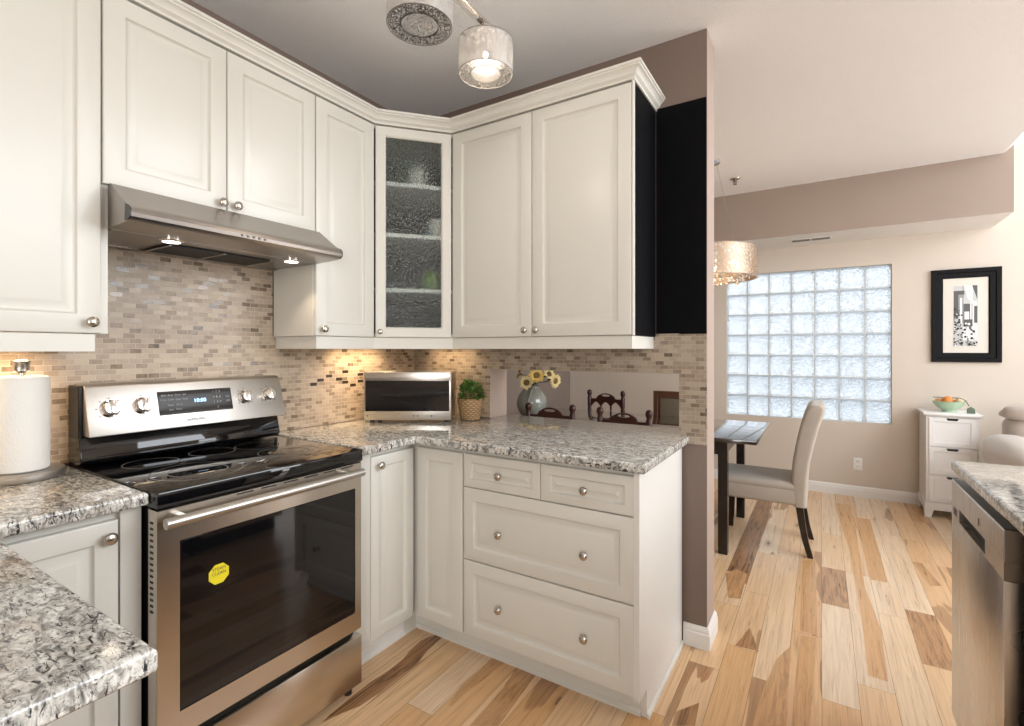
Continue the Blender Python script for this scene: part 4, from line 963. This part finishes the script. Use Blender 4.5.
mb.lathe([(CR, CZ0), (CR, CZ1), (CR-.003, CZ1), (CR-.003, CZ0), (CR, CZ0)], (CX, CY, 0), (0, 0, 1), 64); obj('shade', mb, m_shade_d, ch, world=True, smooth=40)
mb = MB()
for z in (CZ0, CZ1): mb.tube([(CX+CR*math.cos(2*math.pi*k_/48), CY+CR*math.sin(2*math.pi*k_/48), z) for k_ in range(48)], .004, 6, True)
for k_ in range(3): a_ = 2*math.pi*k_/3; mb.tube([(CX, CY, CZ1), (CX+CR*math.cos(a_), CY+CR*math.sin(a_), CZ1)], .004, 6)
obj('frame', mb, m_chrome, ch, world=True, smooth=50)
rn = random.Random(3); mb = MB()
for k_ in range(90):
    a_ = rn.uniform(0, 2*math.pi); r_ = .29*math.sqrt(rn.uniform(.05, 1)) if k_ % 3 else .255; z = rn.uniform(CZ0-.005, CZ1-.02) if k_ % 2 else CZ0-.018
    s_ = rn.uniform(.009, .016); mb.lathe([(0, -s_*1.3), (s_, 0), (0, s_*1.3)], (CX+r_*math.cos(a_)*.86, CY+r_*math.sin(a_)*.86, z), (rn.uniform(-.3, .3), rn.uniform(-.3, .3), 1), 6)
obj('crystals', mb, m_crystal, ch, world=True, smooth=0, kind='stuff')
for k_ in range(6):
    a_ = 2*math.pi*k_/6+.5; x, y = CX+.2*math.cos(a_), CY+.2*math.sin(a_)
    mb = MB(); mb.lathe([(0, -.018), (.012, -.012), (.014, 0), (.010, .014), (.007, .022), (0, .023)], (x, y, 1.90), (0, 0, 1), 12); bl = obj('bulb', mb, m_bulb_soft, ch, world=True, label='lit bulb')
    mb = MB(); mb.cyl((x, y, 1.923), (x, y, CZ1), .008, seg=10); mb.tube([(x, y, CZ1), (CX, CY, CZ1)], .003, 6); obj('bulb_holder', mb, m_chrome, ch, world=True)
mb = MB(); mb.lathe([(0, 2.635), (.03, 2.638), (.075, 2.650), (.078, 2.6695), (0, 2.6695)], (CX-.01, CY+.03, 0), (0, 0, 1), 28); obj('canopy', mb, m_chrome, ch, world=True)
for k_ in range(3):
    a_ = 2*math.pi*k_/3 - .1; mb = MB(); mb.tube([(CX-.01+.05*math.cos(a_), CY+.03+.05*math.sin(a_), 2.65), (CX+CR*.55*math.cos(a_), CY+CR*.55*math.sin(a_), CZ1)], .0015, 5); obj('cable', mb, m_nickel, ch, world=True)
l = bpy.data.lights.new('chandelier_light', 'POINT'); l.energy = 4; l.color = (1.0, .74, .46); l.shadow_soft_size = .10
o = link(bpy.data.objects.new('chandelier_light', l)); o.location = (CX, CY, CZ0-.06)

# kitchen ceiling fixture: two of its drum shades are in view
kf = thing('ceiling_light', 'chrome ceiling fixture with wire-patterned glass drum shades over the kitchen', 'ceiling light', (-.94, .70, ZC))
FX = -.942
g_drum = wire_mat('etched_glass_drum', (.42, .40, .38), (.92, .90, .88), 60, .03, .3, .7, .28)
g_disc = wire_mat('dark_wire_disc', (.10, .095, .09), (.8, .8, .8), 120, .07, .4, .8)
mb = MB(); mb.obox((FX, 1.02, 2.365), (.0, .345, 0), (.016, 0, 0), (0, 0, .005), .002); obj('arm', mb, m_chrome, kf, world=True, smooth=30)
mb = MB(); mb.cyl((FX, .70, 2.37), (FX, .70, 2.655), .010, seg=14); obj('stem', mb, m_chrome, kf, world=True)
mb = MB(); mb.lathe([(0, 2.645), (.06, 2.648), (.068, 2.655), (.07, 2.6695), (0, 2.6695)], (FX, .70, 0), (0, 0, 1), 32); obj('canopy', mb, m_chrome, kf, world=True)
for y, lit, tilt in ((1.34, True, 0), (1.022, False, 0)):
    x, z0_, z1_, r_ = FX, (2.200 if lit else 2.185), (2.306 if lit else 2.291), .090
    mb = MB(); mb.lathe([(r_, z0_), (r_, z1_), (r_-.003, z1_), (r_-.003, z0_), (r_, z0_)], (x, y, 0), (0, 0, 1), 48); sh = obj('shade', mb, g_drum, kf, world=True, smooth=40)
    mb = MB(); mb.lathe([(.053, z0_+.001), (r_-.004, z0_+.001), (r_-.004, z0_+.003), (.053, z0_+.003), (.053, z0_+.001)], (x, y, 0), (0, 0, 1), 48); obj('disc_rim', mb, g_disc, sh, world=True, smooth=0)
    mb = MB(); mb.lathe([(0, z0_+.0015), (.050, z0_+.0015), (.050, z0_+.003), (0, z0_+.003)], (x, y, 0), (0, 0, 1), 40); obj('disc_centre', mb, wire_mat('disc_wires', (.16, .15, .14), (.8, .8, .8), 150, .03, .4, .8), sh, world=True, smooth=0)
    m_rg = M('dark_metal_ring', (.12, .11, .10), .4, .8)
    for rr_, zz in ((.0515, z0_+.002), (r_-.001, z0_+.001), (r_-.001, z1_)): mb = MB(); mb.tube([(x+rr_*math.cos(2*math.pi*k_/40), y+rr_*math.sin(2*math.pi*k_/40), zz) for k_ in range(40)], .0022 if rr_ < .06 else .0014, 6, True); obj('shade_ring', mb, m_rg, sh, world=True, smooth=50)
    mb = MB(); mb.cyl((x, y, z1_-.035), (x, y, 2.362), .012, seg=14); mb.lathe([(0, 2.352), (.03, 2.352), (.03, 2.346), (0, 2.346)], (x, y, 0), (0, 0, 1), 20)
    for k_ in range(3): a_ = 2*math.pi*k_/3; mb.tube([(x, y, 2.335), (x+(r_-.001)*math.cos(a_), y+(r_-.001)*math.sin(a_), z1_)], .002, 6)
    obj('lamp_holder', mb, m_chrome, kf, world=True)
    mb = MB(); mb.lathe([(0, -.016), (.006, -.012), (.007, 0), (.006, .012), (.004, .016), (0, .016)], (x, y, z0_+.062), (0, 0, 1), 14)
    obj('bulb', mb, m_bulb if lit else M('unlit_bulb', (.7, .7, .68), .2), kf, world=True, label='lit bulb' if lit else None)
l = bpy.data.lights.new('ceiling_fixture_light', 'POINT'); l.energy = 2.2; l.color = (1.0, .86, .70); l.shadow_soft_size = .06
o = link(bpy.data.objects.new('ceiling_fixture_light', l)); o.location = (FX, 1.34, 2.15)

# sprinkler, vent, outlet, picture
sp_ = thing('sprinkler', 'small chrome fire sprinkler on the ceiling in front of the bulkhead', 'sprinkler', (-.588, 4.33, ZC))
mb = MB(); mb.lathe([(0, -.006), (.035, -.005), (.038, 0), (0, 0)], (0, 0, 0), (0, 0, 1), 24); obj('escutcheon', mb, m_chrome, sp_)
mb = MB(); mb.cyl((0, 0, -.03), (0, 0, -.006), .008, seg=12); mb.tube([(-.012, 0, -.006), (-.014, 0, -.03), (0, 0, -.044), (.014, 0, -.03), (.012, 0, -.006)], .003, 6); mb.lathe([(0, -.046), (.016, -.046), (.016, -.044), (0, -.044)], (0, 0, 0), (0, 0, 1), 16); obj('head', mb, M('dull_bronze', (.22, .19, .16), .4, 1.0), sp_)
vt = thing('air_vent', 'white slotted air vent in the underside of the bulkhead above the window', 'vent', (-.075, 5.0, 2.25))
mb = MB(); mb.box(-.155, -.055, -.006, .155, .055, -.0005, .002, 1); obj('frame', mb, m_white, vt, smooth=0)
mb = MB()
for k_ in range(2):
    for j_ in range(5): mb.box(-.14+k_*.145, -.042+j_*.018, -.0068, -.005+k_*.145, -.032+j_*.018, -.0058)
obj('slots', mb, M('vent_shadow_gap', (.12, .11, .10), .8), vt, smooth=0)
ot = thing('wall_outlet', 'white electrical outlet low on the far wall beneath the window', 'outlet', (.273, YF, .232))
mb = MB(); mb.box(-.033, -.006, 0, .033, -.0003, .108, .003, 2); obj('plate', mb, m_white, ot, smooth=30)
for z in (.018, .062):
    mb = MB(); mb.box(-.017, -.0078, z, .017, -.0061, z+.030, .0015, 1); sk_ = obj('socket', mb, m_white, ot, smooth=0)
    mb = MB()
    for x in (-.007, .007): mb.box(x-.0012, -.0083, z+.010, x+.0012, -.0077, z+.022)
    obj('socket_slots', mb, m_black_matte, sk_, smooth=0)
pf = thing('framed_picture', 'black-framed black and white picture of columns hanging on the far wall', 'picture', ((.769+1.19)/2, YF, 1.19))
FW, FH = .421, .748
m_fr = M('satin_black_frame', (.005, .005, .006), .4, Specular_IOR_Level=.12)
mb = MB(); 
def rr(i, d): return [(-FW/2+i, -d, i), (FW/2-i, -d, i), (FW/2-i, -d, FH-i), (-FW/2+i, -d, FH-i)]
mb.loft([rr(0, .0005), rr(0, .024), rr(.004, .028), rr(.030, .028), rr(.036, .022), (rr(.066, .018)), rr(.074, .012), rr(.074, .0005), rr(0, .0005)], False, False); obj('frame', mb, m_fr, pf, smooth=20)
mb = MB(); mb.box(-FW/2+.0735, -.008, .0735, FW/2-.0735, -.001, FH-.0735); obj('mat_board', mb, M('cream_mat_board', (.70, .66, .59), .8), pf, smooth=0)
# the print: a street of columns and planting, flat on the mat
cols = [M('print_grey_%d' % k_, (q,)*3, .6) for k_, q in enumerate((.02, .10, .30, .55, .80))]
pm_ = MB(); idx = []; lay_n = [0]
def quad(x0, z0, x1, z1, k_, poly=None):
    lay_n[0] += 1; y = -.0083-.00002*lay_n[0]; P = poly or [(x0, z0), (x1, z0), (x1, z1), (x0, z1)]
    pm_.face([(-.0715+.143*a, y, .129+.483*b) for a, b in P]); idx.append(k_)
quad(0, 0, 1, 1, 3); quad(0, .55, .42, 1, 2); quad(.0, .45, .2, 1, 1)
quad(0, 0, 0, 0, 4, [(.45, 1), (.60, .78), (.80, .72), (.80, 1)]); quad(0, 0, 0, 0, 1, [(.78, 1), (1, .76), (1, 1)]); quad(.42, .42, .78, .70, 1)
quad(.46, .42, .66, .57, 4); quad(.80, .34, .97, .74, 4); quad(.86, .38, 1, .66, 1)
quad(.27, .38, .42, .90, 4); quad(.36, .38, .42, .90, 2); quad(.14, .85, .46, .92, 1); quad(.20, .80, .44, .855, 2); quad(0, .92, .38, 1, 3)
quad(.70, .34, .76, .72, 4); quad(.40, .10, 1, .34, 4); quad(.42, .32, .8, .44, 1)
rn = random.Random(4)
for k_ in range(150):
    x, z = rn.random()**1.5, rn.random()**1.3*.62; w_ = rn.uniform(.02, .07); lim = .62-.55*x
    if z > lim+.1: continue
    h_ = w_*.32; an = rn.uniform(0, 3)
    quad(0, 0, 0, 0, rn.choice((0, 0, 0, 1, 2, 4)), [(min(1, max(0, x+w_*math.cos(an+q))), min(1, max(0, z+h_*math.sin(an+q)))) for q in (0, 1.2, 2.5, 3.9, 5.1)])
po = obj('print', pm_, cols, pf, smooth=0)
for p, k_ in zip(po.data.polygons, idx): p.material_index = k_

# chest of drawers, bowl, armchair
cst = thing('chest_of_drawers', 'small white three-drawer chest against the far wall under the picture', 'chest', (.837, 5.09, 0))
CX0, CX1, CY0, CY1, CH = .690, .995, 4.935, 5.255, .806
m_chest = paint('white_chest_paint', (.87, .865, .86), .02, 90, .4, .01)
mb = MB(); mb.box(CX0, CY0+.004, .105, CX1, CY1, CH-.022); obj('body', mb, m_chest, cst, world=True, smooth=0)
mb = MB(); mb.box(CX0-.020, CY0-.022, CH-.0215, CX1+.020, CY1+.004, CH, .006, 2); obj('top', mb, m_chest, cst, world=True, smooth=30)
zz = [(.125, .325), (.335, .540), (.550, .770)]
for z0_, z1_ in zz:
    mb = MB(); O_ = (CX0+.016, CY0-.0005, z0_); w_ = CX1-CX0-.032; h_ = z1_-z0_
    def rg(i, d): return [(O_[0]+i, O_[1]-d, z0_+i), (O_[0]+w_-i, O_[1]-d, z0_+i), (O_[0]+w_-i, O_[1]-d, z1_-i), (O_[0]+i, O_[1]-d, z1_-i)]
    mb.loft([rg(0, -.004), rg(0, .006), rg(.001, .007), rg(.030, .007), rg(.033, .001)]); dr_ = obj('drawer', mb, m_chest, cst, world=True, smooth=20)
    mb = MB(); cx_ = (CX0+CX1)/2; zt_ = z1_-.002; mb.prism([(cx_-.036, CY0-.0078, zt_), (cx_+.036, CY0-.0078, zt_), (cx_+.028, CY0-.0078, zt_-.018), (cx_-.028, CY0-.0078, zt_-.018)], (0, .003, 0)); obj('finger_pull', mb, m_black_matte, dr_, world=True, smooth=0, label='dark cut-out pull')
mb = MB(); mb.prism([(CX0-.010, CY0-.010, .115), (CX1+.010, CY0-.010, .115), (CX1+.010, CY0-.010, .0), (CX1-.028, CY0-.010, 0), (CX1-.045, CY0-.010, .06), (CX0+.045, CY0-.010, .06), (CX0+.028, CY0-.010, 0), (CX0-.010, CY0-.010, 0)], (0, .012, 0))
for x_ in (CX0-.010, CX1-.002): mb.prism([(x_, CY0+.002, .115), (x_, CY0+.002, 0), (x_, CY0+.035, 0), (x_, CY0+.05, .06), (x_, CY1-.05, .06), (x_, CY1-.035, 0), (x_, CY1, 0), (x_, CY1, .115)], (.012, 0, 0))
obj('plinth', mb, m_chest, cst, world=True, smooth=0)
BX, BY, BZ = .845, 5.07, CH+.0005
bw_ = thing('bowl', 'pale green glass bowl of fruit on the white chest', 'bowl', (BX, BY, BZ))
m_green = G('pale_green_glaze').bsdf((.44, .60, .42), .15, 0, Coat_Weight=.4)
mb = MB(); mb.lathe([(0, 0), (.042, 0), (.044, .006), (.040, .012), (.070, .032), (.092, .058), (.100, .082), (.097, .083), (.088, .06), (.066, .036), (0, .02)], seg=44); obj('body', mb, m_green, bw_, smooth=60)
m_or = paint('orange_peel', (.78, .27, .06), .3, 300, .45, .08); m_peach = paint('peach_skin', (.72, .36, .16), .05, 100, .5, .15); m_cream = paint('pale_fruit_skin', (.74, .62, .42), .05, 100, .5, .08); m_nut = paint('brown_shell', (.25, .13, .06), .4, 90, .6, .2)
def fruit(name, label, cat, x, y, z, r_, m_, sq=.95):
    mb = MB(); mb.lathe([(0, -r_*sq)]+[(r_*math.sin(R(a)), -r_*sq*math.cos(R(a))) for a in range(15, 180, 15)]+[(0, r_*sq*.93)], (BX+x, BY+y, BZ+z), (.1, .1, 1), 20)
    return solo(name, mb, m_, label, cat, 'fruit and nuts in the green bowl', 60)
fruit('orange', 'bright orange fruit on top of the bowl', 'orange', -.012, -.03, .088, .036, m_or)
fruit('peach', 'peach at the left side of the green bowl', 'peach', -.058, .0, .078, .026, m_peach)
fruit('pale_fruit', 'cream-coloured round fruit at the right rim of the bowl', 'fruit', .062, -.004, .088, .026, m_cream)
fruit('walnut', 'brown nut lying between the orange and the pale fruit', 'nut', .026, -.04, .079, .017, m_nut)
fruit('walnut', 'brown nut at the back of the bowl', 'nut', .012, .035, .080, .020, m_nut)
tg = thing('leaf_spray', 'dry twig with a grey-green leaf hanging over the rim of the bowl', 'twig', (BX+.09, BY-.08, BZ))
mb = MB(); mb.tube([(BX-.09, BY+.02, BZ+.108), (BX-.02, BY+.045, BZ+.104), (BX+.055, BY-.048, BZ+.112), (BX+.088, BY-.062, BZ+.095), (BX+.104, BY-.075, BZ+.055)], .003, 6); obj('twig', mb, m_leafd, tg, world=True)
mb = MB(); mb.prism([(BX+.088+x*1.0, BY-.080, BZ+.001+z) for x, z in ((0, 0), (.05, 0), (.048, .035), (.026, .052), (.002, .035))], (0, -.006, 0), .002); obj('leaf', mb, M('grey_green_leaf*', (.13, .17, .12), .7), tg, world=True, smooth=30)

ac = thing('armchair', 'pale leather recliner armchair at the right edge beyond the island', 'armchair', (1.55, 4.55, 0))
def blob(mb, c_, h_, e_=2.6, n1=28, n2=18, wob=0, seed=0):
    rn_ = random.Random(seed); ph_ = [rn_.uniform(0, 6) for _ in range(6)]
    def sp(x, p): return math.copysign(abs(x)**(2/p), x)
    rings = []
    for j in range(1, n2):
        la = -math.pi/2+math.pi*j/n2; ring_ = []
        for k_ in range(n1):
            lo = 2*math.pi*k_/n1; w_ = 1+wob*(math.sin(5*lo+ph_[0]+la*3)*.5+math.sin(9*la+ph_[1]+lo*2)*.5)
            ring_.append((c_[0]+h_[0]*sp(math.cos(la), e_)*sp(math.cos(lo), e_)*w_, c_[1]+h_[1]*sp(math.cos(la), e_)*sp(math.sin(lo), e_)*w_, c_[2]+h_[2]*sp(math.sin(la), e_)*w_))
        rings.append(ring_)
    mb.loft(rings)
mb = MB(); blob(mb, (1.56, 4.53, .24), (.46, .42, .22), 5); obj('base', mb, m_leather, ac, world=True, smooth=60)
for k_, x in enumerate((1.095, 2.0)):
    mb = MB(); blob(mb, (x, 4.50, .572), (.140, .46, .140), 2.5, wob=.012, seed=k_); blob(mb, (x, 4.50, .28), (.115, .43, .26), 4); obj('arm', mb, m_leather, ac, world=True, smooth=60)
mb = MB(); blob(mb, (1.57, 4.45, .50), (.29, .40, .11), 3.5, wob=.01, seed=4); obj('seat_cushion', mb, m_leather, ac, world=True, smooth=60)
mb = MB(); blob(mb, (1.515, 4.83, .70), (.415, .14, .17), 3.2, 40, 22, wob=.025, seed=2); obj('back_cushion', mb, m_leather_w, ac, world=True, smooth=60)
mb = MB(); blob(mb, (1.51, 4.80, .845), (.44, .13, .075), 2.6, 40, 16, wob=.035, seed=3); obj('head_roll', mb, m_leather_w, ac, world=True, smooth=60)

# vessels behind the obscure glass of the corner cabinet
def vessel(label, x, y, z, prof, m_): 
    mb = MB(); mb.lathe(prof, (x, y, z+.0095), (0, 0, 1), 24); return solo('vase', mb, m_, label, 'vase', 'vases inside the corner cabinet', 60)
m_wc = M('white_china', (.75, .73, .70), .2); m_gl = M('green_ceramic', (.06, .30, .09), .2); m_bl = M('blue_grey_ceramic', (.12, .22, .30), .2); m_ol = M('leaf_green_ceramic', (.16, .28, .05), .3)
vessel('white vase with a slim neck on the top shelf of the corner cabinet', -1.742, 1.875, 2.097, [(0, 0), (.03, 0), (.042, .04), (.036, .08), (.016, .11), (.018, .12), (0, .12)], m_wc)
vessel('tall green bottle-shaped vase at the left on the top shelf of the corner cabinet', -1.835, 1.945, 2.097, [(0, 0), (.04, 0), (.045, .06), (.035, .14), (.016, .17), (.018, .20), (0, .20)], m_gl)
vessel('small white cup-shaped vase on the second shelf of the corner cabinet', -1.655, 1.925, 1.848, [(0, 0), (.02, 0), (.034, .03), (.038, .08), (.03, .09), (0, .085)], m_wc)
vessel('blue-grey vase on the second shelf of the corner cabinet', -1.70, 1.93, 1.848, [(0, 0), (.025, 0), (.03, .03), (.022, .055), (0, .055)], m_bl)
vessel('leaf-green vase on the third shelf of the corner cabinet', -1.69, 1.915, 1.580, [(0, 0), (.02, 0), (.042, .04), (.035, .085), (.02, .10), (0, .10)], m_ol)
